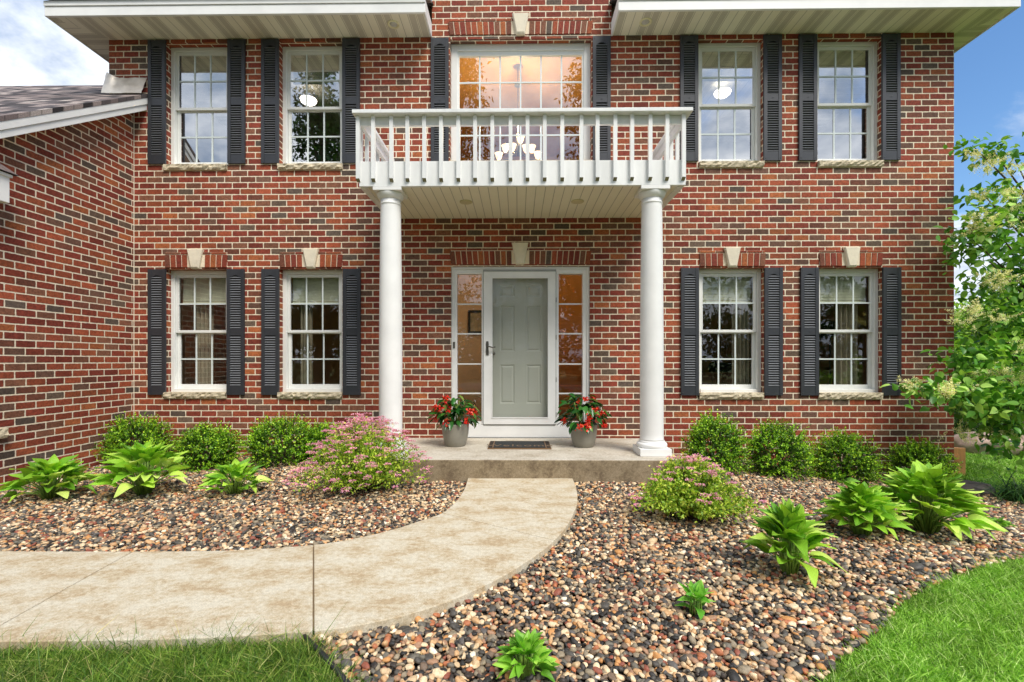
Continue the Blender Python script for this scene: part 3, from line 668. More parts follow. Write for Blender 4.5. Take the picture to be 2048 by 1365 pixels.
# columns
CYc=5.10
def column(cx_):
    zb,zt=.186,3.006
    mb=MB(); prof=[(.121,.17),(.1225,.2)]
    H=zt-zb
    pr=[(.1285,.150),(.123,.165)]+[(.1225-.016*(max(0,t-.33)/.67)**1.6,.165+(H-.33)*t) for t in np.linspace(0.02,1,16)]+[(.1065,H-.16),(.112,H-.155),(.112,H-.14),(.1065,H-.135),(.1065,H-.10)]
    mb.lathe(pr,(cx_,CYc,zb),48); shaft=mb.build('column',WHITE,house)
    mb=MB(); s=.163; mb.box(cx_-s,cx_+s,CYc-s,CYc+s,zb+.001,zb+.075); b1=[(.150,.0755),(.157,.085),(.160,.100),(.157,.115),(.148,.124),(.139,.127),(.139,.132),(.130,.150),(.10,.152)]
    mb.lathe(b1,(cx_,CYc,zb),48); mb.build('column_base',WHITE,shaft,bevel=.003)
    mb=MB(); pr=[(.10,H-.102),(.112,H-.100),(.118,H-.095),(.135,H-.075),(.145,H-.05),(.146,H-.038),(.10,H-.037)]
    mb.lathe(pr,(cx_,CYc,zb),48); s=.150; mb.box(cx_-s,cx_+s,CYc-s,CYc+s,zb+H-.0365,zb+H-.001); mb.build('column_capital',WHITE,shaft,bevel=.003)
column(W(781.5,0,CYc)[0]); column(W(1303.5,0,CYc)[0])
# balcony
BYF=4.955; B0,B1=W(718,0,BYF)[0],W(1371.5,0,BYF)[0]; ZB0,ZB1=3.008,3.27
mb=MB(); mb.box(B0,B1,BYF,BYF+.038,ZB0-.0,ZB1); mb.box(B0,B0+.038,BYF+.0385,YW-.001,ZB0,ZB1-.001); mb.box(B1-.038,B1,BYF+.0385,YW-.001,ZB0,ZB1-.001)
mb.box(B0+.039,B1-.039,BYF+.039,YW-.001,ZB1-.06,ZB1-.03)
bal=mb.build('balcony',WHITE2,house,bevel=.003)
MB().box(B0+.04,B1-.04,BYF+.04,YW-.002,ZB0+.004,ZB0+.014).build('balcony_soffit',SOFP,bal)
for a,b in ((B0+.039,B0+.075),(B1-.075,B1-.039)): MB().box(a,b,BYF+.04,YW-.003,ZB0-.004,ZB0+.004).build('soffit_trim',WHITE,bal)
ZR=3.735
RY0,RY1=BYF-.085,BYF+.065
mb=MB(); mb.box(W(703.5,0,RY0)[0],W(1386.5,0,RY0)[0],RY0,RY1,ZR,ZR+.038); mb.box(B0+.0,B1-.0,BYF,BYF+.038,ZR-.09,ZR-.001)
for s,xx in ((1,B0),(-1,B1)):
    mb.box(xx-s*.045,xx+s*.075,RY1+.001,YW-.001,ZR+.001,ZR+.037); mb.box(xx,xx+s*.038,BYF+.0385,YW-.001,ZR-.09,ZR-.002)
mb.build('handrail',WHITE2,bal,bevel=.004)
cr_px=[100,187,290,382,478,574,672,768,866,970,1067,1165,1265,1374,1466,1567,1663,1767,1863,1957]
UND=simple('baluster_end',lin((128,122,92)),.8)
def baluster(xc,yc,axis):
    mb=MB(); h=.019; z0,z1=ZB0+.052,ZR-.001
    # bottom cut at a slant, end face in a darker colour
    if axis=='y': # on front face, protruding to -y
        v=[(xc-h,yc-.038,z0+.018),(xc+h,yc-.038,z0+.018),(xc+h,yc,z0-.008),(xc-h,yc,z0-.008),(xc-h,yc-.038,z1),(xc+h,yc-.038,z1),(xc+h,yc,z1),(xc-h,yc,z1)]
    else:
        s=-.038 if axis=='-x' else .038
        v=[(xc+s,yc-h,z0+.018),(xc+s,yc+h,z0+.018),(xc,yc+h,z0-.008),(xc,yc-h,z0-.008),(xc+s,yc-h,z1),(xc+s,yc+h,z1),(xc,yc+h,z1),(xc,yc-h,z1)]
    fs=[(4,5,6,7),(0,1,5,4),(1,2,6,5),(2,3,7,6),(3,0,4,7)]
    if axis=='x': fs=[q[::-1] for q in fs]
    mb.add(v,fs); mb.add([v[0],v[3],v[2],v[1]],[(0,1,2,3)],1)
    return mb.build('baluster',[WHITE2,UND],bal)
for c in cr_px:
    px_=680+c/2.844; baluster(W(px_,0,BYF-.038)[0],BYF-.0005,'y')
for k in range(5):
    yy=BYF+.12+k*.205
    baluster(B0-.0005,yy,'-x'); baluster(B1+.0005,yy,'x')
for px_,py_ in ((932,403.5),(1155,403)):
    yy=5.46; x_=W(px_,0,yy)[0]
    MB().lathe([(.072,.006),(.075,-.002),(.070,-.006),(.04,-.007),(.001,-.007)],(x_,yy,ZB0),26).build('light_cover',simple('almond_cover',lin((200,190,150)),.5),bal)
# ------------------------------------------------------------------ entry door
dx0,dx1,dz0,dz1=DO
mb=MB(); y=YW+.03
zs=ZF(851)
mb.box(dx0,dx1,y+.0,y+.12,dz0,zs-.002)                                    # white riser below the threshold
L0,L1=WX(914.5,6.16),WX(963.5,6.16); S0,S1=WX(966.5,6.14),WX(1112,6.14); R0,R1=WX(1117,6.16),WX(1165,6.16)
zg0,zg1=ZF(845),ZF(547)
mb.box(dx0,L0,y+.012,y+.10,zs,dz1); mb.box(R1,dx1,y+.012,y+.10,zs,dz1); mb.box(L1,S0,y+.005,y+.10,zs,dz1); mb.box(S1,R0,y+.005,y+.10,zs,dz1)
mb.box(L0,L1,y+.013,y+.10,zg1,dz1); mb.box(R0,R1,y+.013,y+.10,zg1,dz1); mb.box(S0,S1,y+.006,y+.10,ZF(541.5),dz1)
mb.box(L0,L1,y+.013,y+.10,zs,zg0); mb.box(R0,R1,y+.013,y+.10,zs,zg0)
mb.box(dx0+.001,dx0+.035,y-.004,y+.011,zs,dz1-.001); mb.box(dx1-.035,dx1-.001,y-.004,y+.011,zs,dz1-.001); mb.box(dx0+.036,dx1-.036,y-.004,y+.004,dz1-.03,dz1-.002)
entry=mb.build('door_frame',WHITE,house,bevel=.004)
for a,b in ((L0,L1),(R0,R1)):
    for q in (607.5,667.5,728.5,788): zz=ZF(q); MB().box(a,b,y+.035,y+.045,zz-.009,zz+.009).build('muntin',VINYL,entry)
    MB().quad((a,y+.05,zg0),(b,y+.05,zg0),(b,y+.05,zg1),(a,y+.05,zg1)).build('sidelight_pane',GLASSL,entry)
# storm door
mb=MB(); f=.105; ys=y-.012; z0,z1=ZF(849.5),ZF(543)
g0,g1,gz0,gz1=WX(984.5,6.13),WX(1096,6.13),ZF(836),ZF(556)
mb.box(S0+.006,g0,ys,ys+.034,z0,z1); mb.box(g1,S1-.006,ys,ys+.034,z0,z1); mb.box(g0,g1,ys+.001,ys+.034,gz1,z1); mb.box(g0,g1,ys+.001,ys+.034,z0,gz0)
for q in (.012,): 
    mb.box(g0-q,g0+.004,ys-.005,ys-.001,gz0-q,gz1+q); mb.box(g1-.004,g1+q,ys-.005,ys-.001,gz0-q,gz1+q); mb.box(g0+.004,g1-.004,ys-.0045,ys-.001,gz1-.004,gz1+q); mb.box(g0+.004,g1-.004,ys-.0045,ys-.001,gz0-q,gz0+.004)
storm=mb.build('storm_door',WHITE,house,bevel=.003)
MB().box(S0+.0,S0+.005,ys+.002,ys+.03,z0,z1).box(S1-.005,S1,ys+.002,ys+.03,z0,z1).box(S0,S1,ys-.003,ys+.03,z1+.001,z1+.022).build('door_gasket',simple('grey_gasket',(.3,.31,.29,1),.5),storm)
MB().box(S0+.01,S1-.01,ys+.004,ys+.03,z0-.012,z0-.001).build('door_sweep',simple('sweep',(.16,.16,.13,1),.6),storm)
MB().quad((g0,ys+.016,gz0),(g1,ys+.016,gz0),(g1,ys+.016,gz1),(g0,ys+.016,gz1)).build('pane',glass_mat('storm_glass',.0),storm)
mb=MB(); hx=WX(974.5,6.1); hz=ZF(697); mb.lathe([(.0,0)],(0,0,0),3) if 0 else None
mb.prism([(hx-.017,hz-.09),(hx+.017,hz-.09),(hx+.019,hz-.05),(hx+.015,hz),(hx+.019,hz+.05),(hx+.014,hz+.09),(hx-.014,hz+.09),(hx-.019,hz+.05),(hx-.015,hz),(hx-.019,hz-.05)],'y',ys-.008,ys-.0005)
mb.tube([(hx,ys-.006,hz+.015),(hx,ys-.045,hz+.015),(hx+.03,ys-.055,hz+.022),(hx+.07,ys-.052,hz+.008),(hx+.105,ys-.05,hz+.016)],[.011,.010,.009,.008,.009],8)
mb.build('handle',PEWTER,storm)
mb=MB()
for q in (600,675,760,830): mb.box(S1-.004,S1+.004,ys-.006,ys-.001,ZF(q)-.03,ZF(q)+.03)
mb.build('hinge',PEWTER,storm)
# inner panel door
GREY=simple('grey_green_door',lin((170,171,160)),.5,var=.03,bump=.08,bscale=200,streak=(1,1,.1))
yd=YW+.12; mb=MB(); px0,px1=WX(972),WX(1108); 
panels=[]
for xa,xb in ((1000,1029),(1053,1082)):
    for za,zb_ in ((591,568),(703,610),(809,730)): panels.append((WX(xa,6.2),WX(xb,6.2),ZF(za),ZF(zb_)))
xs=sorted({px0,px1,*[p[0] for p in panels],*[p[1] for p in panels]}); zs_=sorted({zs,ZF(545),*[p[2] for p in panels],*[p[3] for p in panels]})
for a,b in zip(xs[:-1],xs[1:]):
    for c,d in zip(zs_[:-1],zs_[1:]):
        if not any(p[0]<=(a+b)/2<=p[1] and p[2]<=(c+d)/2<=p[3] for p in panels): mb.quad((a,yd,c),(b,yd,c),(b,yd,d),(a,yd,d))
for (a,b,c,d) in panels:
    def rg(i): return [(a+i,c+i),(b-i,c+i),(b-i,d-i),(a+i,d-i)]
    rings=[(0,0),(.010,.009),(.020,.009),(.036,.002)]
    for (i0,h0),(i1,h1) in zip(rings[:-1],rings[1:]):
        A=rg(i0);B=rg(i1)
        for k in range(4):
            k2=(k+1)%4; mb.quad((A[k][0],yd+h0,A[k][1]),(A[k2][0],yd+h0,A[k2][1]),(B[k2][0],yd+h1,B[k2][1]),(B[k][0],yd+h1,B[k][1]))
    A=rg(.036); mb.quad(*[(p[0],yd+.002,p[1]) for p in A])
door=mb.build('front_door',GREY,house)
mb=MB(); mb.tube([(WX(986),yd,ZF(707)),(WX(986),yd-.05,ZF(707))],[.012,.012],10); mb.tube([(WX(986),yd-.035,ZF(707)),(WX(986),yd-.06,ZF(707))],[.026,.022],14); mb.build('knob',PEWTER,door)
MB().box(WX(905.5),WX(909.5),YW+.018,YW+.026,ZF(697),ZF(684)).build('doorbell',PEWTER,entry)

# ------------------------------------------------------------------ rooms behind the glass
def room(name, x0,x1,y1,z0,z1,col,ceil=(.7,.68,.64,1),floor=(.34,.22,.12,1)):
    y0=YW+.215; mb=MB()
    mb.quad((x0,y1,z0),(x1,y1,z0),(x1,y1,z1),(x0,y1,z1)); mb.quad((x0,y0,z0),(x0,y1,z0),(x0,y1,z1),(x0,y0,z1)); mb.quad((x1,y1,z0),(x1,y0,z0),(x1,y0,z1),(x1,y1,z1))
    mb.quad((x0,y0,z1),(x0,y1,z1),(x1,y1,z1),(x1,y0,z1),1); mb.quad((x0,y0,z0),(x1,y0,z0),(x1,y1,z0),(x0,y1,z0),2)
    return mb.build('room_lining',[simple(name+'_paint',col,.8),simple(name+'_ceiling',ceil,.9),simple(name+'_floor',floor,.5)],house)
xa,xb=-1.55,1.60
room('dining',XL+.1,xa-.03,8.4,.15,2.75,lin((222,180,120)))
room('study',xb+.03,XR-.1,8.7,.15,2.75,lin((216,180,128)))
room('bedroom',XL+.1,xa-.03,9.5,3.1,5.6,lin((150,140,120)))
room('guest_room',xb+.03,XR-.1,9.5,3.1,5.6,lin((150,140,120)))
room('foyer',xa,xb,11.0,.16,5.9,lin((192,144,72)),ceil=lin((194,144,78)))
# inner lining of the front wall, so that light does not leak round the frames
mb=MB(); yb=YW+.2
xs=sorted({XL+.05,XR-.05,*[h[0] for h in holes],*[h[1] for h in holes]}); zz_=sorted({.1,5.9,*[h[2] for h in holes],*[h[3] for h in holes]})
for a,b in zip(xs[:-1],xs[1:]):
    for c,d in zip(zz_[:-1],zz_[1:]):
        if not any(h[0]<=(a+b)/2<=h[1] and h[2]<=(c+d)/2<=h[3] for h in holes): mb.quad((b,yb,c),(a,yb,c),(a,yb,d),(b,yb,d))
mb.build('inner_wall_lining',simple('inner_paint',(.5,.4,.25,1),.9),house)
# curtains
CURT=simple('curtain_fabric',lin((150,141,118)),.9,var=.12,nscale=10,streak=(1,1,.1))
def curtain(x0,x1,z0,z1,label,y=6.42):
    V=[];F=[];n=40
    for j in range(12):
        for i in range(n+1):
            t=i/n; V.append((x0+(x1-x0)*(t+.04*(1-j/11)*math.sin(t*3)),y+.035*math.sin(t*26+.5*math.sin(j*.3))*(0.6+.04*j),z0+(z1-z0)*j/11))
    for j in range(11):
        for i in range(n): F.append((j*(n+1)+i,j*(n+1)+i+1,(j+1)*(n+1)+i+1,(j+1)*(n+1)+i))
    m=MB(); m.add(V,F,0,True); o=m.build('curtain',CURT); o.modifiers.new('thick','SOLIDIFY').thickness=.004; setp(o,label,'curtain','curtains behind the ground floor windows')
curtain(WX(358),WX(393),.2,2.45,'pale curtain drawn to the left edge of the ground floor window nearest the wing')
curtain(WX(578),WX(602),.2,2.45,'pale curtain at the left edge of the ground floor window left of the column')
curtain(WX(662),WX(690),.2,2.45,'pale curtain at the right edge of the ground floor window left of the column')
curtain(WX(1488),WX(1524),.2,2.45,'pale curtain at the right edge of the ground floor window right of the column')
curtain(WX(1706),WX(1752),.2,2.45,'pale curtain at the right edge of the ground floor window nearest the lilac')
# chandelier in the foyer
CHX,CHY,CHZ=W(1036,0,7.6)[0],7.6,W(1040,300,7.6)[1]
ch=thing('chandelier','lit chandelier with frosted bell shades behind the big upper window','chandelier',(CHX,CHY,CHZ))
SHADE=bpy.data.materials.new('lit_shade'); SHADE.use_nodes=True; t=SHADE.node_tree; p=t.nodes['Principled BSDF']; p.inputs['Base Color'].default_value=(.9,.75,.5,1); p.inputs['Emission Color'].default_value=(1,.74,.42,1); p.inputs['Emission Strength'].default_value=1.0
mb=MB(); mb.tube([(CHX,CHY,5.88),(CHX,CHY,CHZ+.2)],.008,6); mb.tube([(CHX,CHY,CHZ+.25),(CHX,CHY,CHZ+.05),(CHX,CHY,CHZ-.1)],[.02,.035,.01],10)
mb.lathe([(.06,0),(.05,.03),(.01,.05)],(CHX,CHY,W(1036,172,7.6)[1]),16)
for k,(dx,dz,ry) in enumerate(((-.20,-.02,0),(.22,-.02,.02),(.04,.10,-.05),(-.09,-.06,-.12),(.13,-.08,-.12),(-.31,-.10,.1),(.32,-.09,.1))):
    mb.tube([(CHX,CHY,CHZ),(CHX+dx*.5,CHY+ry*.5,CHZ-.1+dz*.3),(CHX+dx,CHY+ry,CHZ+dz-.03)],.009,6)
mb.build('chandelier_arms',PEWTER,ch)
for k,(dx,dz,ry) in enumerate(((-.20,-.02,0),(.22,-.02,.02),(.04,.10,-.05),(-.09,-.06,-.12),(.13,-.08,-.12),(-.31,-.10,.1),(.32,-.09,.1))):
    MB().lathe([(.02,0),(.036,.015),(.050,.05),(.055,.085),(.070,.108),(.065,.108),(.048,.07),(.015,.015)],(CHX+dx,CHY+ry,CHZ+dz-.02),20,cap=False).build('lamp_shade',SHADE,ch)
pl=bpy.data.lights.new('chandelier_bulbs','POINT'); pl.energy=42; pl.color=(1,.80,.52); pl.shadow_soft_size=.025
po=bpy.data.objects.new('chandelier_bulbs',pl); C.objects.link(po); po.parent=ch; po.location=(0,-.05,.32)
def ceiling_lamp(px_,py_,y_,label):
    x_,z_=W(px_,py_,y_); o=MB().lathe([(.02,-.05),(.075,-.038),(.11,-.01),(.122,.02),(.118,.03)],(0,0,0),28).build('ceiling_light',EMW)
    o.location=(x_,y_,z_); setp(o,label,'ceiling light','lit ceiling lights upstairs')
EMW=bpy.data.materials.new('lit_dome'); EMW.use_nodes=True; p=EMW.node_tree.nodes['Principled BSDF']; p.inputs['Emission Color'].default_value=(1,.92,.8,1); p.inputs['Emission Strength'].default_value=2.6
ceiling_lamp(1445,188,7.15,'lit white dome light seen through the upper window right of the balcony')
ceiling_lamp(617,203,7.15,'lit white dome light seen through the upper window left of the balcony')
# staircase seen through the right sidelight
CARP=simple('stair_carpet',lin((190,148,98)),.95,bump=.3,bscale=120); st=thing('staircase','brown carpeted staircase rising behind the right sidelight of the door','staircase',(.9,8.3,.17))
mb=MB()
for k in range(11): mb.box(.35,1.55,8.2+k*.255,8.2+(k+1)*.255+(.0),.17,.17+.185*(k+1))
mb.build('steps',CARP,st,bevel=.02)
# framed picture on the foyer wall, seen through the left sidelight
fx,fz=W(950,645,8.6); pc=thing('framed_picture','dark framed picture on the wall behind the left sidelight','picture',(fx,8.6,fz))
MB().box(-1.40,-.62,8.6,8.66,.16,2.9).build('wall_panel',simple('panel_paint',lin((196,170,130)),.8),house)
mb=MB(); a,b=W(936,0,8.55)[0],W(985,0,8.55)[0]; c,d=W(0,668,8.55)[1],W(0,622,8.55)[1]
mb.box(a,b,8.57,8.597,c,c+.04); mb.box(a,b,8.57,8.597,d-.04,d); mb.box(a,a+.04,8.569,8.596,c+.04,d-.04); mb.box(b-.04,b,8.569,8.596,c+.04,d-.04); mb.build('picture_frame',BLACK,pc)
MB().box(a+.04,b-.04,8.58,8.592,c+.04,d-.04).build('artwork',simple('soft_print',lin((150,140,110)),.6,var=.5,nscale=7),pc)
# cabinet and lamp in the right hand room
WOOD=simple('oak',lin((150,104,60)),.5,var=.2,nscale=5,streak=(6,6,.5))
cx0=W(1400,0,7.4)[0]; cb=thing('cabinet','oak cabinet behind the ground floor window right of the column','cabinet',(cx0+.3,7.6,.16))
MB().box(cx0-.2,cx0+.55,7.4,7.9,.16,1.0).build('carcass',WOOD,cb,bevel=.004)
for k in range(2): MB().box(cx0-.17+k*.36,cx0+.16+k*.36,7.38,7.399,.22,.95).build('cabinet_door',WOOD,cb,bevel=.006)
lx,lz=W(1660,655,7.3); lp=thing('floor_lamp','dark shaded floor lamp behind the ground floor window nearest the lilac','lamp',(lx,7.3,.16))
MB().lathe([(.17,0),(.13,.22),(.125,.22),(.165,.0)],(lx,7.3,1.55),24,cap=False).build('lamp_shade',simple('dark_shade',(.05,.04,.03,1),.8),lp)
MB().tube([(lx,7.3,.18),(lx,7.3,1.62)],.012,8).lathe([(.14,0),(.14,.015),(.03,.03)],(lx,7.3,.165),20).build('lamp_stand',PEWTER,lp)
tbl=thing('armchair','dark upholstered chair behind the ground floor window right of the column','chair',(W(1475,0,7.9)[0],7.9,.16)); ax=tbl.location.x
DF=simple('dark_fabric',(.04,.045,.05,1),.9)
MB().box(ax-.32,ax+.32,7.75,8.3,.35,.6).build('seat',DF,tbl,bevel=.04); MB().box(ax-.3,ax+.3,8.2,8.38,.6,1.15).build('backrest',DF,tbl,bevel=.05)
for s in (-1,1):
    for yy in (7.8,8.3): MB().box(ax+s*.27-.02,ax+s*.27+.02,yy-.02,yy+.02,.16,.35).build('leg',WOOD,tbl)
# crumpled flashing where the wing roof meets the wall
fl=[]; n=16; m_=7; V=[];F=[]
fx0,fx1=WX(219),WX(297)
for j in range(m_+1):
    for i in range(n+1):
        t=i/n; u=j/m_; x=fx0+(fx1-fx0)*t; zr=.50+.68*YW
        up=.20*u+.02; V.append((x,YW-.02-.10*(1-u)-.010*random.random()-(.05*math.exp(-((t-.1)/.12)**2)*u),zr-.068*(1-u)+.012+up*(.9+.25*math.exp(-(t/.15)**2)+.03*random.random())-.02))
for j in range(m_):
    for i in range(n): a=j*(n+1)+i; F.append((a,a+1,a+n+2,a+n+1))
m=MB(); m.add(V,F,0,True); m.build('roof_flashing',ALU,house)

# ------------------------------------------------------------------ things on the porch
def icosphere(sub):
    bm=__import__('bmesh').new(); __import__('bmesh').ops.create_icosphere(bm,subdivisions=sub,radius=1)
    v=np.array([x.co[:] for x in bm.verts]); f=np.array([[q.index for q in x.verts] for x in bm.faces]); bm.free(); return v,f
POT=simple('pot_glaze',lin((134,130,118)),.45,var=.06,streak=(1,1,12),nscale=9,bump=.1,bscale=30)
def begonia(px_,yy,label,seed,flip=1):
    r_=np.random.default_rng(seed); x_=W(px_,0,yy)[0]; z0=.187
    T=thing('potted_begonia',label,'potted plant',(x_,yy,z0),'potted red begonias beside the door'); T.scale=(1.14,1.14,1.14)
    MB().lathe([(.0,0),(.098,0),(.104,.006),(.120,.06),(.132,.12),(.138,.18),(.141,.222),(.143,.228),(.139,.232),(.132,.225),(.128,.20)],(x_,yy,z0),40).build('pot',POT,T)
    MB().lathe([(.0,.0),(.128,0)],(x_,yy,z0+.205),24,cap=False).build('potting_soil',SOIL,T)
    n=150; ph=r_.uniform(0,2*math.pi,n); el=r_.uniform(-.35,1.35,n); rad=r_.uniform(.11,.235,n)
    P=np.stack([x_+rad*np.cos(ph)*np.cos(el)*1.02,yy+rad*np.sin(ph)*np.cos(el)*.85,z0+.29+rad*np.sin(el)*1.02],-1)
    D=np.stack([np.cos(ph),np.sin(ph),-.5+.5*np.sin(el)-.2],-1)+r_.normal(0,.35,(n,3)); Nn=np.stack([np.cos(ph)*.5,np.sin(ph)*.5,np.full(n,.9)],-1)+r_.normal(0,.25,(n,3))
    tv=np.array([(0,0,0),(.26,.18,.03),(.34,.45,.05),(.2,.8,.0),(0,1.05,-.16),(-.16,.75,.0),(-.25,.42,.05),(-.2,.15,.03),(0,.3,-.02),(0,.65,-.04)])
    tf=np.array([(0,1,2,8),(8,2,3,9),(9,3,4,4),(0,8,6,7),(8,9,5,6),(9,4,4,5)])
    tf=np.array([(0,1,2),(0,2,8),(8,2,3),(8,3,9),(9,3,4),(0,8,6),(0,6,7),(8,9,5),(8,5,6),(9,4,5)])
    V,F=scatter(tv,tf,P,D,Nn,r_.uniform(.07,.115,n),r_.uniform(.07,.105,n)); npmesh('leaf_cluster',V,F,L_BEG,T)
    m_=MB()
    for k in range(14):
        a=r_.uniform(0,6.28); q=r_.uniform(.05,.17); m_.tube([(x_+.03*math.cos(a),yy+.03*math.sin(a),z0+.2),(x_+q*.7*math.cos(a),yy+q*.7*math.sin(a),z0+.32),(x_+q*math.cos(a),yy+q*math.sin(a),z0+.36+r_.uniform(0,.1))],.004,5)
    m_.build('stems',STEMG,T)
    k=12; ph=r_.uniform(math.pi,2*math.pi,k); cc=[]
    P=[];D=[]
    for i in range(k):
        a=ph[i]; hgt=r_.uniform(.22,.50); rr=.21 if hgt<.42 else .10
        c=np.array([x_+flip*abs(rr*math.cos(a))*(1 if r_.random()<.7 else -1),yy-abs(rr*math.sin(a))*.8-.02,z0+hgt])
        P=[];D=[]
        for q in range(26): P.append(c+r_.normal(0,.014,3)); D.append(r_.normal(0,1,3)+np.array([0,-.4,-.5]))
        V,F=scatter(LEAF[0]*np.array([1.4,1,1]),LEAF[1],np.array(P),np.array(D),r_.normal(0,1,(len(P),3)),r_.uniform(.018,.034,len(P))); npmesh('flower_cluster',V,F,RED,T)
begonia(911,5.55,'grey pot of red flowered begonia at the left side of the storm door',3,-1)
begonia(1167,5.52,'grey pot of red flowered begonia at the right side of the storm door',4,1)
# doormat
ma,mb_=G(975,898.5,z=.19),G(1103,898.5,z=.19); yA,yB=5.36,5.84
yA=ma[1]; yB=G(1040,883.9,z=.19)[1]
mt=thing('doormat','black doormat with tan border and lettering in front of the door','doormat',((ma[0]+mb_[0])/2,(yA+yB)/2,.187))
MB().box(ma[0],mb_[0],yA,yB,.187,.197).build('mat_base',simple('mat_tan',lin((120,92,62)),.9,bump=.5,bscale=200),mt)
MB().box(ma[0]+.008,mb_[0]-.008,yA+.03,yB-.008,.1972,.200).build('mat_border',simple('mat_dark_brown',lin((44,32,24)),.95),mt)
MB().box(ma[0]+.07,mb_[0]-.07,yA+.035,yB-.03,.2002,.203).build('mat_pile',simple('mat_black',(.02,.022,.022,1),.95,bump=.5,bscale=250),mt)
mm=MB(); 
for xx in (ma[0]+.052,mb_[0]-.062): mm.box(xx,xx+.010,yA+.03,yB-.012,.2003,.2035)
mm.build('mat_stripe',simple('mat_stripe',lin((130,104,80)),.9),mt)
cu=bpy.data.curves.new('mat_text','FONT'); cu.body='Welcome'; cu.size=.17; cu.align_x='CENTER'; cu.extrude=.0006; cu.space_character=1.18
to=bpy.data.objects.new('mat_lettering',cu); C.objects.link(to); bpy.context.view_layer.update()
me=bpy.data.meshes.new_from_object(to); bpy.data.objects.remove(to)
o=link('mat_lettering',me,mt,[simple('mat_text',lin((112,92,70)),.9)]); o.location=((ma[0]+mb_[0])/2,yA+.10,.2042)

# hose bib
hx_,hz_=W(375,872,6.0); hb=thing('hose_bib','wall tap with green handle and black hose above the shrub under the left window','tap',(hx_,6.08,hz_))
MB().tube([(hx_,6.10,hz_-.03),(hx_,6.02,hz_-.03),(hx_-.01,5.98,hz_-.05),(hx_-.02,5.97,hz_-.08)],[.016,.016,.014,.013],10).build('spout',simple('old_brass',(.25,.2,.12,1),.4,metal=.7),hb)
MB().tube([(hx_,6.02,hz_-.02),(hx_-.005,6.0,hz_+.015)],.006,6).lathe([(.0,0),(.022,.002),(.03,.008),(.022,.014),(.0,.012)],(hx_-.005,6.0,hz_+.012),8).build('tap_handle',simple('green_enamel',lin((60,110,80)),.4),hb)
MB().tube([(hx_-.02,5.97,hz_-.06),(hx_-.06,5.95,hz_-.10),(hx_-.12,5.93,hz_-.15),(hx_-.19,5.92,hz_-.22),(hx_-.24,5.9,hz_-.35),(hx_-.26,5.88,zg(hx_,5.9))],[.014,.013,.011,.011,.011,.011],8).build('hose',BLACK,hb)

# ------------------------------------------------------------------ pebbles
IV2,IF2=icosphere(2); IV1,IF1=icosphere(1)
def stone_shapes(iv,n,seed):
    r_=np.random.default_rng(seed); out=[]
    for k in range(n):
        v=iv.copy(); a=r_.normal(0,1,(4,3)); 
        d=1+.13*np.sin(v@a[0]*1.6+1)+.10*np.sin(v@a[1]*2.2)+.06*np.sin(v@a[2]*3.1)
        v=v*d[:,None]
        for _ in range(5):
            n_=r_.normal(0,1,3); n_/=np.linalg.norm(n_); h_=r_.uniform(.68,.98); q=v@n_-h_; v=v-np.maximum(q,0)[:,None]*n_
        out.append(v*1.06)
    return out
def pebbles(name,poly,bx,st,avoid,label):
    xs=np.arange(bx[0],bx[1],st); ys=np.arange(bx[2],bx[3],st); X,Y=np.meshgrid(xs,ys); X=(X+rng.uniform(-.5,.5,X.shape)*st).ravel(); Y=(Y+rng.uniform(-.5,.5,Y.shape)*st).ravel()
    k=inpoly(X,Y,poly)&avoid(X,Y); X,Y=X[k],Y[k]
    Vs=[];Fs=[];base=0
    near=Y<3.3
    for msk,iv,iff,sd_ in ((near,IV2,IF2,1),(~near,IV1 if st>.03 else IV2,IF1 if st>.03 else IF2,2)):
        x,y=X[msk],Y[msk]; sh=stone_shapes(iv,10,sd_); which=rng.integers(0,10,len(x)); S=np.stack(sh)[which]
        n=len(x); sz=rng.lognormal(0,.24,n)*.0112
        s3=np.stack([sz*rng.uniform(1.0,1.55,n),sz*rng.uniform(.85,1.15,n),sz*rng.uniform(.45,.85,n)],-1)
        S=S*s3[:,None,:]; a=rng.uniform(0,6.283,n); tl=rng.normal(0,.35,n)
        ct,stt=np.cos(tl),np.sin(tl); Sx=S[...,0]*ct[:,None]-S[...,2]*stt[:,None]; Sz=S[...,0]*stt[:,None]+S[...,2]*ct[:,None]
        ca,sa=np.cos(a)[:,None],np.sin(a)[:,None]; V=np.stack([Sx*ca-S[...,1]*sa+x[:,None],Sx*sa+S[...,1]*ca+y[:,None],Sz+(zg(x,y)+.010+rng.uniform(-.008,.014,n))[:,None]],-1)
        F=iff[None]+(np.arange(n)*len(iv))[:,None,None]+base; base+=V.shape[0]*V.shape[1]; Vs.append(V.reshape(-1,3)); Fs.append(F.reshape(-1,3))
    o=npmesh(name,np.concatenate(Vs),np.concatenate(Fs),STONES); setp(o,label,'pebbles',kind='stuff'); print('pebbles',len(X)); return o
inv=lambda X,Y: (X>-6)&(np.abs(X)<1.15*Y+.6)
pebbles('river_pebbles',bed_left,(-6,0,2.4,6.1),.0190,inv,'mixed river pebbles filling the bed between the wing and the walkway')
pebbles('river_pebbles',bed_right,(-1.2,7.5,1.45,6.3),.0190,inv,'mixed river pebbles filling the bed right of the walkway')
# black plastic edging
e=edgeL; MB().tube([(p[0],p[1],float(zg(*p))+.034) for p in e],.011,8).build('lawn_edging',BLACK)
setp(bpy.data.objects['lawn_edging'],'black plastic edging between the front grass and the pebbles','edging')

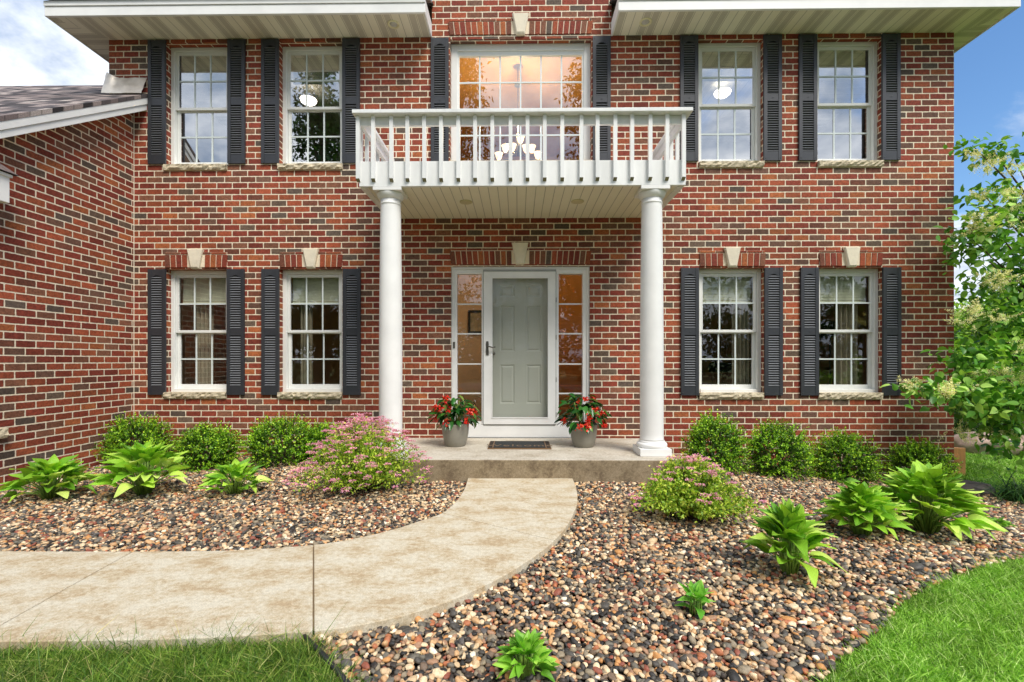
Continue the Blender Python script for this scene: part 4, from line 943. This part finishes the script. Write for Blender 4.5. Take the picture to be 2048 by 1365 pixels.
# ------------------------------------------------------------------ lawn blades
def lawn(name,x0,x1,y0,y1,dens,h,label,extra=None,wid=.0035,mt=None):
    n=int((x1-x0)*(y1-y0)*dens); x=rng.uniform(x0,x1,n); y=rng.uniform(y0,y1,n); k=lawn_mask(x+rng.normal(0,.022,n),y+rng.normal(0,.022,n))
    if extra is not None: k&=extra(x,y)
    x,y=x[k],y[k]; n=len(x); print(name,n)
    cl=.75+.5*np.sin(x*7+3*np.sin(y*5))*np.sin(y*9+2*np.sin(x*4))
    P=np.stack([x,y,zg(x,y)-.012],-1); a=rng.uniform(0,6.283,n); ln=rng.uniform(.1,1.3,n); D=np.stack([np.cos(a)*ln,np.sin(a)*ln,np.ones(n)],-1); a2=rng.uniform(0,6.283,n)
    Nn=np.stack([np.cos(a2),np.sin(a2),rng.uniform(-.2,.2,n)],-1)
    tv=np.array([(-.5,0,0),(.5,0,0),(.42,.5,.0),(-.42,.5,.0),(.06,1,0),(-.06,1,0)])
    L=h*rng.lognormal(-.3,.38,n)*(.85+.3*cl); wd=wid*rng.uniform(.6,1.3,n)
    V,F=scatter(tv,BLADE[1],P,D,Nn,L,wd); V=V.reshape(-1,6,3); bend=(np.stack([np.cos(a),np.sin(a)],-1)*L[:,None]*rng.uniform(0,.5,n)[:,None]); V[:,4:,:2]+=bend[:,None,:]; V[:,2:4,:2]+=.2*bend[:,None,:]; V[:,4:,2]-=.25*np.linalg.norm(bend,axis=1)[:,None]
    o=npmesh(name,V.reshape(-1,3),F,mt or L_GRASS,smooth=False); setp(o,label,'grass',kind='stuff')
lawn('lawn_grass',-3.0,0,1.45,2.35,60000,.072,'long green grass along the near edge of the walkway',lambda x,y:np.abs(x)<1.12*y+.15,.0032,L_GRASSD)
lawn('lawn_grass',.9,5.2,1.2,3.6,46000,.043,'cut green grass at the lower right beside the pebble bed',lambda x,y:np.abs(x)<1.12*y+.3)
lawn('lawn_grass',4.6,10,4.6,10.5,11000,.05,'sunny grass beyond the pebbles at the right corner of the house',lambda x,y:(x<1.15*y+.6)&(x>.84*y),.009)

# ------------------------------------------------------------------ shrubs
def boxwood(px0,px1,ytop,ybase,label,seed):
    r_=np.random.default_rng(seed); pc=(px0+px1)/2; x,y=G(pc,ybase); y=min(y,5.72); y=y; 
    dep=lambda yy: yy
    wdt=(px1-px0)/FPX*(y+.25); hgt=(ybase-ytop)/FPX*(y+.2)+.02; x=W(pc,0,y+.25)[0]; cy_=min(y+wdt*.42,6.08-wdt*.45); z0=float(zg(x,cy_))
    T=thing('boxwood_shrub',label,'shrub',(x,cy_,z0),'boxwood shrubs along the front wall')
    ns=760; ph=r_.uniform(0,6.283,ns); el=np.arcsin(r_.uniform(-.75,1,ns)); lump=1+.12*np.sin(ph*3+seed)+.11*np.sin(ph*5+el*4+seed*2)+r_.normal(0,.085,ns)
    rx=wdt/2*.80; rz=hgt*.52; cz=z0+hgt*.45
    out=np.stack([np.cos(ph)*np.cos(el),np.sin(ph)*np.cos(el),np.sin(el)],-1)
    base=np.stack([x+rx*out[:,0]*lump*.80,cy_+rx*.88*out[:,1]*lump*.80,cz+rz*out[:,2]*lump*.85],-1)
    dirs=nrm(out+np.array([0,0,.45])+r_.normal(0,.35,(ns,3))); nl=22
    t=np.linspace(-.3,1,nl); Ls=r_.uniform(.07,.17,ns)
    P=base[:,None,:]+dirs[:,None,:]*(t[None,:,None]*Ls[:,None,None]); P=P.reshape(-1,3)+r_.normal(0,.003,(ns*nl,3))
    D=np.repeat(dirs,nl,0)*.8+nrm(r_.normal(0,1,(ns*nl,3))); Nn=np.repeat(dirs,nl,0)*.8+r_.normal(0,.5,(ns*nl,3))
    K1=P[:,2]>z0+.01; P,D,Nn=P[K1],D[K1],Nn[K1]; K2=P[:,1]<6.085; P,D,Nn=P[K2],D[K2],Nn[K2]
    tv_=np.tile(t,ns); tipm=(tv_[:len(K1)][K1][K2]>.40)
    for nm,ms_,mt_ in (('foliage',~tipm,L_BOXD),('new_growth',tipm,L_BOX)):
        V,F=scatter(LEAF[0]*np.array([1.15,1,1]),LEAF[1],P[ms_],D[ms_],Nn[ms_],r_.uniform(.016,.026,ms_.sum())); npmesh(nm,V,F,mt_,T)
    mb=MB()
    for k in range(26):
        i=r_.integers(0,ns); b=base[i]; mb.tube([(x+r_.normal(0,.03),cy_+r_.normal(0,.03),z0-.02),(x*.5+b[0]*.5,cy_*.5+b[1]*.5,z0*.4+b[2]*.6),tuple(b)],[.008,.005,.003],5)
    mb.build('branches',BARK,T)
boxwood(200,327,855,942,'dark boxwood shrub tucked in the corner between wing and main wall',11)
boxwood(345,470,875,950,'low boxwood shrub below the wall tap',12)
boxwood(474,628,859,945,'wide boxwood shrub under the second window from the wing',13)
boxwood(608,690,872,935,'small boxwood shrub half hidden behind the big pink spirea',14)
boxwood(1371,1489,857,960,'tall pointed boxwood shrub nearest the right end of the porch',15)
boxwood(1495,1626,870,966,'round boxwood shrub under the gap between the two right windows',16)
boxwood(1630,1760,889,975,'boxwood shrub under the rightmost ground floor window',17)
boxwood(1786,1904,907,990,'low boxwood shrub at the right corner of the house',18)

def spirea(px0,px1,ytop,ybase,label,seed,nfl,flow_bias):
    r_=np.random.default_rng(seed); pc=(px0+px1)/2; x,y=G(pc,ybase-10); wdt=(px1-px0)/FPX*(y+.25); hgt=(ybase-ytop)/FPX*(y+.3)*.93; cy_=y+wdt*.16; x=W(pc,0,cy_)[0]; z0=float(zg(x,cy_)); hgt=(CAMZ+(722-ytop)/FPX*cy_-z0)*.97
    T=thing('pink_spirea',label,'shrub',(x,cy_,z0),'flowering spireas flanking the porch')
    ns=420; ph=r_.uniform(0,6.283,ns); q=r_.uniform(0,1,ns)**.55; lump=1+.10*np.sin(ph*3+seed)+r_.normal(0,.06,ns)
    ex=np.stack([x+wdt/2*.92*q*np.cos(ph)*lump, cy_+wdt/2*.85*q*np.sin(ph)*lump, z0+hgt*(1-.82*q**2.2)*r_.uniform(.86,1.03,ns)+.02],-1)
    st_=np.stack([x+.10*np.cos(ph)*q,cy_+.10*np.sin(ph)*q,np.full(ns,z0)],-1)
    nl=30; t=np.sort(r_.uniform(.22,1,(ns,nl)),1)
    mid=(st_+ex)/2+np.array([0,0,.12])
    tt=t[...,None]; P=((1-tt)**2*st_[:,None]+2*tt*(1-tt)*mid[:,None]+tt**2*ex[:,None]).reshape(-1,3)+r_.normal(0,.012,(ns*nl,3))
    D=np.repeat(nrm(ex-st_),nl,0)*.5+nrm(r_.normal(0,1,(ns*nl,3))); Nn=np.array([0,0,1.])+r_.normal(0,.45,(ns*nl,3))
    k=P[:,2]>z0+.02
    V,F=scatter(LEAF[0]*np.array([1.0,1,1]),LEAF[1],P[k],D[k],Nn[k],r_.uniform(.018,.036,k.sum())); npmesh('foliage',V,F,L_SPI,T)
    mb=MB()
    for i in range(0,ns,5):
        m1=(st_[i]+ex[i])/2+np.array([0,0,.1]); mb.tube([tuple(st_[i]),tuple(.25*st_[i]+.5*m1+.25*ex[i]),tuple(ex[i])],[.005,.003,.002],4)
    mb.build('stems',BARK,T)
    # flat flower heads
    sc_=r_.random(ns)+flow_bias*(ex[:,2]-z0)/hgt; idx=np.argsort(-sc_)[:nfl]; cc=ex[idx]+np.array([0,0,.022])
    nf=46; rr=np.sqrt(r_.uniform(0,1,(nfl,nf)))*r_.uniform(.022,.044,nfl)[:,None]; aa=r_.uniform(0,6.283,(nfl,nf))
    P=cc[:,None,:]+np.stack([rr*np.cos(aa),rr*np.sin(aa),-.22*rr+r_.normal(0,.003,(nfl,nf))],-1); P=P.reshape(-1,3)
    D=np.stack([np.cos(aa),np.sin(aa),np.full(aa.shape,.5)],-1).reshape(-1,3)+r_.normal(0,.5,(nfl*nf,3))
    V,F=scatter(LEAF[0]*np.array([1.7,1,1]),LEAF[1],P,D,np.array([0,-.3,1.])+r_.normal(0,.35,(nfl*nf,3)),r_.uniform(.007,.013,nfl*nf)); npmesh('pink_flowers',V,F,PINK,T)
spirea(590,866,834,1008,'large pink flowered spirea in front of the left column',21,340,.5)
spirea(1256,1508,914,1064,'smaller yellow green spirea with few pink flowers right of the porch',22,85,.35)

# hostas
def hosta_leaf(r_,nx=6,ny=9,droop=.5,fold=.35,wave=.03):
    V=[];uv=[];F=[]
    for j in range(ny+1):
        t=j/ny; wd=.33*(math.sin(math.pi*min(1,t**.66))**.75)*(1-.35*t)+.001
        if j==ny: wd=.004
        for i in range(nx+1):
            s=2*i/nx-1; V.append((s*wd,t,abs(s)*wd*fold-droop*t*t*.55+wave*math.sin(t*9+s*3)*abs(s))); uv.append((i/nx,t))
    for j in range(ny):
        for i in range(nx): a=j*(nx+1)+i; F.append((a,a+1,a+nx+2,a+nx+1))
    return np.array(V),np.array(F),np.array(uv)
def hosta(px0,px1,ytop,ybase,label,seed,nleaf=44,leaf=.20,mt=None,name='hosta',grp='hostas in the pebble beds',upright=.5,cat='plant'):
    r_=np.random.default_rng(seed); pc=(px0+px1)/2; x,y=G(pc,ybase-4); wdt=(px1-px0)/FPX*(y+.1); cy_=y+wdt*.14; x=W(pc,0,cy_)[0]; z0=float(zg(x,cy_)); hgt=(CAMZ+(722-ytop)/FPX*cy_-z0)
    T=thing(name,label,cat,(x,cy_,z0),grp)
    Vs=[];Fs=[];Us=[];b=0; mb=MB(); hh=max(.06,hgt-leaf*.25)
    for k in range(nleaf):
        q=(k+.5)/nleaf; ph=k*2.39996+r_.normal(0,.25); rad=wdt/2*.86*(q**.5); 
        lv=leaf*r_.uniform(.8,1.2)*(.9+.15*q); 
        br=max(.012,rad-lv*.72); zb=z0+hh*(1-.62*q**1.5)*r_.uniform(.82,1.05)*(.92)
        br+=lv*.25*(1-q)*r_.random(); base=np.array([x+br*math.cos(ph),cy_+br*math.sin(ph)*.9,max(zb,z0+.035)])
        e_=upright*(1-q)*1.0+.34+r_.normal(0,.26)
        d=np.array([[math.cos(ph)*math.cos(e_),math.sin(ph)*math.cos(e_),math.sin(e_)]]); side=r_.normal(0,.42,3)
        nn=np.array([[-math.cos(ph)*math.sin(e_),-math.sin(ph)*math.sin(e_),math.cos(e_)]])+side
        tv,tf,tu=hosta_leaf(r_,droop=r_.uniform(.3,1.1)*(.6+.5*q),fold=r_.uniform(.15,.5),wave=r_.uniform(.015,.055))
        V,F=scatter(tv,tf,base[None],d,nn,[lv],[lv*r_.uniform(.85,1.15)]); V[:,2]=np.maximum(V[:,2],zg(V[:,0],V[:,1])+.012)
        Vs.append(V);Fs.append(F+b);Us.append(tu);b+=len(V)
        o_=np.array([x+.03*math.cos(ph),cy_+.03*math.sin(ph),z0-.01]); mid=(o_+base)/2+np.array([0,0,.03])-np.array([math.cos(ph),math.sin(ph),0])*br*.12
        mb.tube([tuple(o_),tuple(mid),tuple(base)],[.0045,.004,.003],5)
    npmesh('leaf_rosette',np.concatenate(Vs),np.concatenate(Fs),mt or L_HOST,T,uv=np.concatenate(Us)); mb.build('leaf_stalks',STEMG,T)
hosta(15,188,926,1012,'yellow green hosta against the wing wall, leftmost of the three',31,85,.15)
hosta(192,384,892,1005,'largest lime hosta of the left bed, in front of the corner boxwood',32,105,.165,upright=.8)
hosta(396,545,930,1002,'small low hosta nearest the pink spirea in the left bed',33,70,.13)
hosta(1640,1808,975,1086,'lime hosta between the two other big hostas of the right bed',34,120,.14,upright=.6)
hosta(1738,1968,942,1084,'biggest broad hosta near the right corner of the house',35,180,.15,upright=.7)
hosta(1490,1668,1018,1168,'upright loose hosta in the middle of the right pebble bed',36,80,.14,upright=1.1)
hosta(1355,1428,1172,1243,'tiny young hosta alone on the pebbles in front of the spirea',37,18,.08,L_HOSTD,upright=1.0)
hosta(985,1118,1278,1375,'bright leafy weed among pebbles at the bottom edge',38,70,.062,L_WEED,'leafy_weed',None,.9)
hosta(1640,1720,948,975,'faint grey green seedling between the boxwoods and the hosta',39,10,.10,L_HOSTD,'seedling',None,.8)
hosta(1968,2022,1036,1062,'small green weed on the pebbles right of the biggest hosta',40,40,.05,L_WEED,'creeping_weed',None,.2)

# daylily clump
def straps(px_,py_,label,seed,n=260,L=.62):
    r_=np.random.default_rng(seed); x,y=G(px_,py_); z0=float(zg(x,y)); T=thing('daylily_clump',label,'plant',(x,y,z0))
    Vs=[];Fs=[];b=0
    for k in range(n):
        ph=r_.uniform(0,6.283); l=L*r_.uniform(.6,1.15); e0=r_.uniform(.9,1.5); bx=x+r_.normal(0,.09); by=y+r_.normal(0,.09); p=np.array([bx,by,z0]); wd=r_.uniform(.005,.009); sd_=np.array([-math.sin(ph),math.cos(ph),0]); e=e0; V=[]
        for j in range(8):
            q=wd*(1-j/7.5); V+= [p-sd_*q,p+sd_*q]; e-= r_.uniform(.18,.40); p=p+np.array([math.cos(ph)*math.cos(e),math.sin(ph)*math.cos(e),math.sin(e)])*l/7; p[2]=max(p[2],z0+.01)
        Vs.append(np.array(V)); Fs.append(np.array([(2*j,2*j+1,2*j+3,2*j+2) for j in range(7)])+b); b+=16
    npmesh('strap_leaves',np.concatenate(Vs),np.concatenate(Fs),L_LILY,T)
    mb=MB()
    for dx,h in ((-.32,.42),(-.14,.36),(.1,.40)): mb.tube([(x,y,z0),(x+dx*.5,y-.02,z0+h*.7),(x+dx,y-.03,z0+h)],[.003,.0025,.002],5); mb.lathe([(.0,0),(.007,.01),(.006,.03),(.0,.045)],(x+dx,y-.03,z0+h),8)
    mb.build('flower_buds',STEMG,T)
straps(2052,1004,'dark strap leaved daylily clump at the right edge of the pebble bed',51)
# boulders
BOUL=simple('dark_boulder',lin((88,80,76)),.85,var=.3,nscale=5,bump=.8,bscale=18); BOULP=simple('pink_granite',lin((176,150,136)),.85,var=.3,nscale=4,bump=.8,bscale=14)
def boulder(x,y,sx,sy,sz,label,m_,seed,zoff=0):
    v=icosphere(4)[0]; f=icosphere(4)[1]; r_=np.random.default_rng(seed); a=r_.normal(0,1,(5,3)); d=1+.12*np.sin(v@a[0]*1.5+seed)+.09*np.sin(v@a[1]*2.6)+.05*np.sin(v@a[2]*5)+.025*np.sin(v@a[3]*9)
    v=v*d[:,None]*np.array([sx,sy,sz])+np.array([0,0,sz*.35]); o=npmesh('boulder',v,f,m_); o.location=(x,y,float(zg(x,y))+zoff); setp(o,label,'boulder')
bx_,by_=G(1945,990); boulder(bx_+.05,by_+.1,.28,.2,.10,'low dark boulder at the bed edge beside the house corner',BOUL,61)
for k,(px_,py_,s,l) in enumerate(((1965,925,.62,'large pinkish boulder beyond the lawn next to the fence post'),(2040,915,.7,'pinkish boulder beyond the lawn at the right edge of the view'),(2100,918,.6,'pinkish boulder beyond the lawn outside the right edge'))):
    if px_>2060: continue
    yy=9.2; x_=W(px_,0,yy)[0]; boulder(x_,yy,s*1.0,s*.6,s*.42,l,BOULP,62+k,.10)
# cedar post at the corner
CED=simple('cedar',lin((232,164,102)),.7,var=.15,nscale=6,streak=(8,8,.5),bump=.3,bscale=40)
fx_=W(1911,0,6.4)[0]; fp=thing('fence_post','orange cedar fence post standing against the right corner of the house','fence post',(fx_+.06,6.42,float(zg(fx_,6.4))))
zt=W(0,892,6.4)[1]; MB().box(fx_-.03,fx_+.135,6.40,6.44,-.6,zt).build('board',CED,fp,bevel=.004); MB().box(fx_-.05,fx_+.02,6.36,6.399,zt-.17,zt-.10).build('rail_end',CED,fp,bevel=.004); MB().box(fx_+.05,fx_+.135,6.441,6.52,-.6,zt-.01).build('post',CED,fp,bevel=.004)

# ------------------------------------------------------------------ trees
def crown(P0,spread,nper,r_,size,mt,T,name='foliage',flat=.7,droop=.3,tpl=LEAF,wx=1.0):
    P0=np.asarray(P0); n=len(P0); P=np.repeat(P0,nper,0)+r_.normal(0,1,(n*nper,3))*np.array([1,1,flat])*np.repeat(np.broadcast_to(spread,(n,)),nper)[:,None]
    D=r_.normal(0,1,(n*nper,3))+np.array([0,0,-droop]); Nn=np.array([0,0,1.])+r_.normal(0,.5,(n*nper,3))
    V,F=scatter(tpl[0]*np.array([wx,1,1]),tpl[1],P,D,Nn,r_.uniform(size*.65,size*1.25,len(P))); return npmesh(name,V,F,mt,T)
LILAC_T=(np.array([(0,0,0),(.24,.12,.03),(.34,.38,.06),(.22,.72,.02),(0,1.05,-.16),(-.22,.72,.02),(-.34,.38,.06),(-.24,.12,.03),(0,.38,-.02)]),np.array([(0,1,2,8),(8,2,3,4),(0,8,6,7),(8,4,5,6)]))
r_=np.random.default_rng(71)
LT=thing('lilac_tree','tall tree lilac with cream flower clusters leaning in at the right edge','tree',(7.4,6.5,float(zg(7.4,6.5))))
TR=Vector((7.6,6.7,-.6))
# branch tips given as (photo x, photo y, distance) and built as real limbs from the trunk
tips=[(1945,292,5.6),(1985,300,5.7),(2030,320,5.8),(2010,385,5.7),(1962,385,5.5),(2040,420,5.9),(1985,450,5.6),(1945,480,5.5),(2020,500,5.7),(1975,520,5.6),(2045,540,5.8),(2010,590,5.7),(2040,640,5.9),(1990,660,5.8),(2030,710,5.5),(1975,730,5.4),(1930,745,5.5),(1905,770,5.2),(1870,785,5.05),(1840,778,4.95),(1945,800,5.2),(1990,800,5.3),(2035,800,5.2),(2005,850,5.3),(2040,870,5.4),(2080,760,5.2),(2090,640,5.7),(2100,480,5.8),(2120,350,5.8),(2110,880,5.4),(2160,560,5.8),(2170,750,5.4),(2075,560,6.0)]
TP=[]
mb=MB()
mb.tube([tuple(TR),(7.5,6.6,.6),(7.35,6.5,1.5),(7.3,6.4,2.4),(7.25,6.3,3.2)],[.12,.10,.08,.05,.02],10)
for (a,b,y_) in tips:
    x_,z_=W(a,b,y_); TP.append((x_,y_,z_)); h=max(.2,z_-1.0-.5*r_.random()); s=Vector((7.45-.08*h,6.6-.1*h,h)); e_=Vector((x_,y_,z_)); m1=s.lerp(e_,.5)+Vector((0,0,.10)); mb.tube([tuple(s),tuple(m1),tuple(e_)],[.025,.014,.005],6)
mb.build('branches',BARK,LT)
TPa=np.array(TP); ext=[]
for p in TPa:
    for q in range(2): ext.append(p+r_.normal(0,.12,3)+np.array([.10*q,.10*q,0]))
ext=np.array(ext)
thin=[p for p,(a,b,y_) in zip(TPa,tips) if (b<400 or a<1935)]
crown(ext[[i for i in range(len(ext)) if tips[i//2][1]>=400 and tips[i//2][0]>=1935]],.14,84,r_,.092,L_TREE,LT,tpl=LILAC_T)
crown(np.array(thin),.10,48,r_,.088,L_TREE,LT,'sparse_foliage',tpl=LILAC_T)
# dense body of the crown off to the right and behind
Q=np.stack([r_.uniform(8.0,9.3,60),r_.uniform(6.3,7.4,60),r_.uniform(1.7,4.3,60)],-1); crown(Q,.22,60,r_,.09,L_TREE,LT,'inner_foliage',tpl=LILAC_T)
# cream panicles
fl_=[(1942,455),(1962,470),(2000,400),(1965,345),(2005,560),(1920,650),(1970,760),(1905,785),(1888,790),(1955,318),(1985,330),(2030,345),(1960,395),(1940,440),(1975,440),(2010,430),(1950,465),(1990,470),(2020,455),(2040,395),(1985,560),(2000,575),(1925,625),(1945,628),(1990,748),(1960,752),(2020,752),(2045,700),(1818,775),(1895,782),(1925,868),(1930,880),(1990,868),(2010,872),(2035,765),(2010,640)]
P=[];D=[]
for (a,b) in fl_:
    yy=4.9 if a<1900 else 5.42; x_,z_=W(a,b,yy); 
    for s in range(8):
        c=np.array([x_,yy,z_])+r_.normal(0,.045,3)*np.array([1.3,1,.6])
        dd=nrm(np.array([r_.normal(-.2,.6),r_.normal(-.4,.4),.35]))
        for q in range(80):
            t=r_.random(); P.append(c+dd*t*.13+r_.normal(0,.016*(1.2-t),3)); D.append(r_.normal(0,1,3))
P=np.array(P); V,F=scatter(LEAF[0]*np.array([1.6,1,1]),LEAF[1],P,np.array(D),r_.normal(0,1,(len(P),3)),r_.uniform(.006,.013,len(P))); npmesh('flower_clusters',V,F,CREAM,LT)

def tree(x,y,h,rad,label,mt,seed,n=110,nper=120,leaf=.12,z0=None,grp=None,name='tree',low=.25,cat='tree'):
    r_=np.random.default_rng(seed); z0=float(zg(x,y)) if z0 is None else z0; T=thing(name,label,cat,(x,y,z0),grp)
    ph=r_.uniform(0,6.283,n); u=r_.uniform(low,1,n); rr=rad*np.sin(np.pi*np.clip((u-low*.6)/(1-low*.6),0,1)**.75)**.7*np.sqrt(r_.uniform(.15,1,n))
    P=np.stack([x+rr*np.cos(ph),y+rr*np.sin(ph),z0+h*u*.97],-1); crown(P,rad*.16,nper,r_,leaf,mt,T,'crown',.8)
    mb=MB(); mb.tube([(x,y,z0-.1),(x+.05*h*.1,y,z0+h*.4),(x,y,z0+h*.93)],[h*.022,h*.014,h*.003],8)
    for i in range(0,n,5):
        s=(x,y,z0+h*max(.15,u[i]*.7)); mb.tube([s,tuple((np.array(s)+P[i])/2+np.array([0,0,.04*h*.3])),tuple(P[i])],[h*.006,h*.004,h*.0015],5)
    mb.build('trunk',BARK,T)
tree(11.8,12.5,3.0,1.9,'pale green bushy tree beyond the lawn beside the house corner',L_BACK,81,120,130,.11,grp='trees beyond the lawn',low=.05)
tree(15.0,14.5,3.9,2.4,'taller light green tree behind the lilac at the right edge',L_BACK,82,130,130,.13,grp='trees beyond the lawn',low=.05)
tree(9.6,10.8,1.9,1.0,'dark rounded evergreen behind the pink boulders',L_DARK,83,80,120,.06,grp='trees beyond the lawn',low=.05)
tree(18.5,15.5,5.2,2.6,'broad dark tree farthest right behind the lilac',L_DARK,84,110,110,.14,grp='trees beyond the lawn',low=.08)
# trees across the street, mirrored in the upper windows
tree(-11.0,-14,19.5,2.3,'tall slim tree across the street mirrored in an upper left window',L_DARK,91,150,90,.26,grp='street trees mirrored in the glass',low=.12)
tree(-3.9,-14,22.0,2.5,'tall tree across the street mirrored left in the big upper window',L_DARK,92,150,90,.26,grp='street trees mirrored in the glass',low=.12)
tree(4.6,-14,21.0,2.4,'tall tree across the street mirrored right in the big upper window',L_DARK,93,150,90,.26,grp='street trees mirrored in the glass',low=.12)
q_=np.random.default_rng(95); n=900; X=q_.uniform(-40,40,n); P=np.stack([X,-20+q_.uniform(-2.5,2.5,n),q_.uniform(0,1,n)*(6.3+1.3*np.sin(X*.7)+.9*np.sin(X*1.9+1))],-1)
o=crown(P,.5,60,q_,.42,L_DARK,None,'tree_line'); setp(o,'dense dark wood across the street behind the viewer','wood',kind='stuff')

lawn('lawn_grass',4.3,10.0,1.2,6.4,5500,.05,'open grass running on to the right past the pebble bed',lambda x,y:(x>5.2)|(y>3.6),.008)
for X0,X1,Y0,nm in ((6,70,34,'distant green wood beyond the lawn right of the house'),(-60,-14,30,'distant green wood behind the garage wing')):
    n=int((X1-X0)*9); X=q_.uniform(X0,X1,n); P=np.stack([X,Y0+q_.uniform(-2.5,2.5,n),q_.uniform(-.02,1,n)*(4.6+.8*np.sin(X*.6)+.6*np.sin(X*1.7))],-1)
    o=crown(P,.55,40,q_,.42,L_BACK,None,'distant_wood'); setp(o,nm,'wood',kind='stuff')
# bits of litter on the stones
n=170; X=q_.uniform(-4.5,5,n); Y=q_.uniform(1.7,5.8,n); k=inpoly(X,Y,bed_left)|inpoly(X,Y,bed_right); X,Y=X[k],Y[k]; n=len(X)
P=np.stack([X,Y,zg(X,Y)+.034],-1); V,F=scatter(LEAF[0],LEAF[1],P,np.concatenate([q_.normal(0,1,(n,2)),q_.normal(0,.15,(n,1))],1),np.array([0,0,1.])+q_.normal(0,.3,(n,3)),q_.uniform(.012,.034,n))
o=npmesh('leaf_litter',V,F,leafmat('dry_leaf',[(0,(90,62,36)),(.5,(140,104,60)),(1,(188,156,104))],.8,.1)); setp(o,'small dry leaves scattered over the pebbles','leaf litter',kind='stuff')
c_=G(640,1285); mb=MB()
for k in range(60):
    a=q_.uniform(0,6.28); x_=c_[0]+q_.normal(0,.05); y_=c_[1]+q_.normal(0,.03); l=q_.uniform(.02,.07); z_=float(zg(x_,y_))+.03
    mb.tube([(x_,y_,z_),(x_+l*.5*math.cos(a),y_+l*.5*math.sin(a),z_+q_.uniform(0,.02)),(x_+l*math.cos(a+.4),y_+l*math.sin(a+.4),z_)],.0009,4)
o=mb.build('dry_straw',simple('straw',lin((206,176,120)),.9)); setp(o,'dry straw lying on the pebbles at the end of the black edging','straw',kind='stuff')
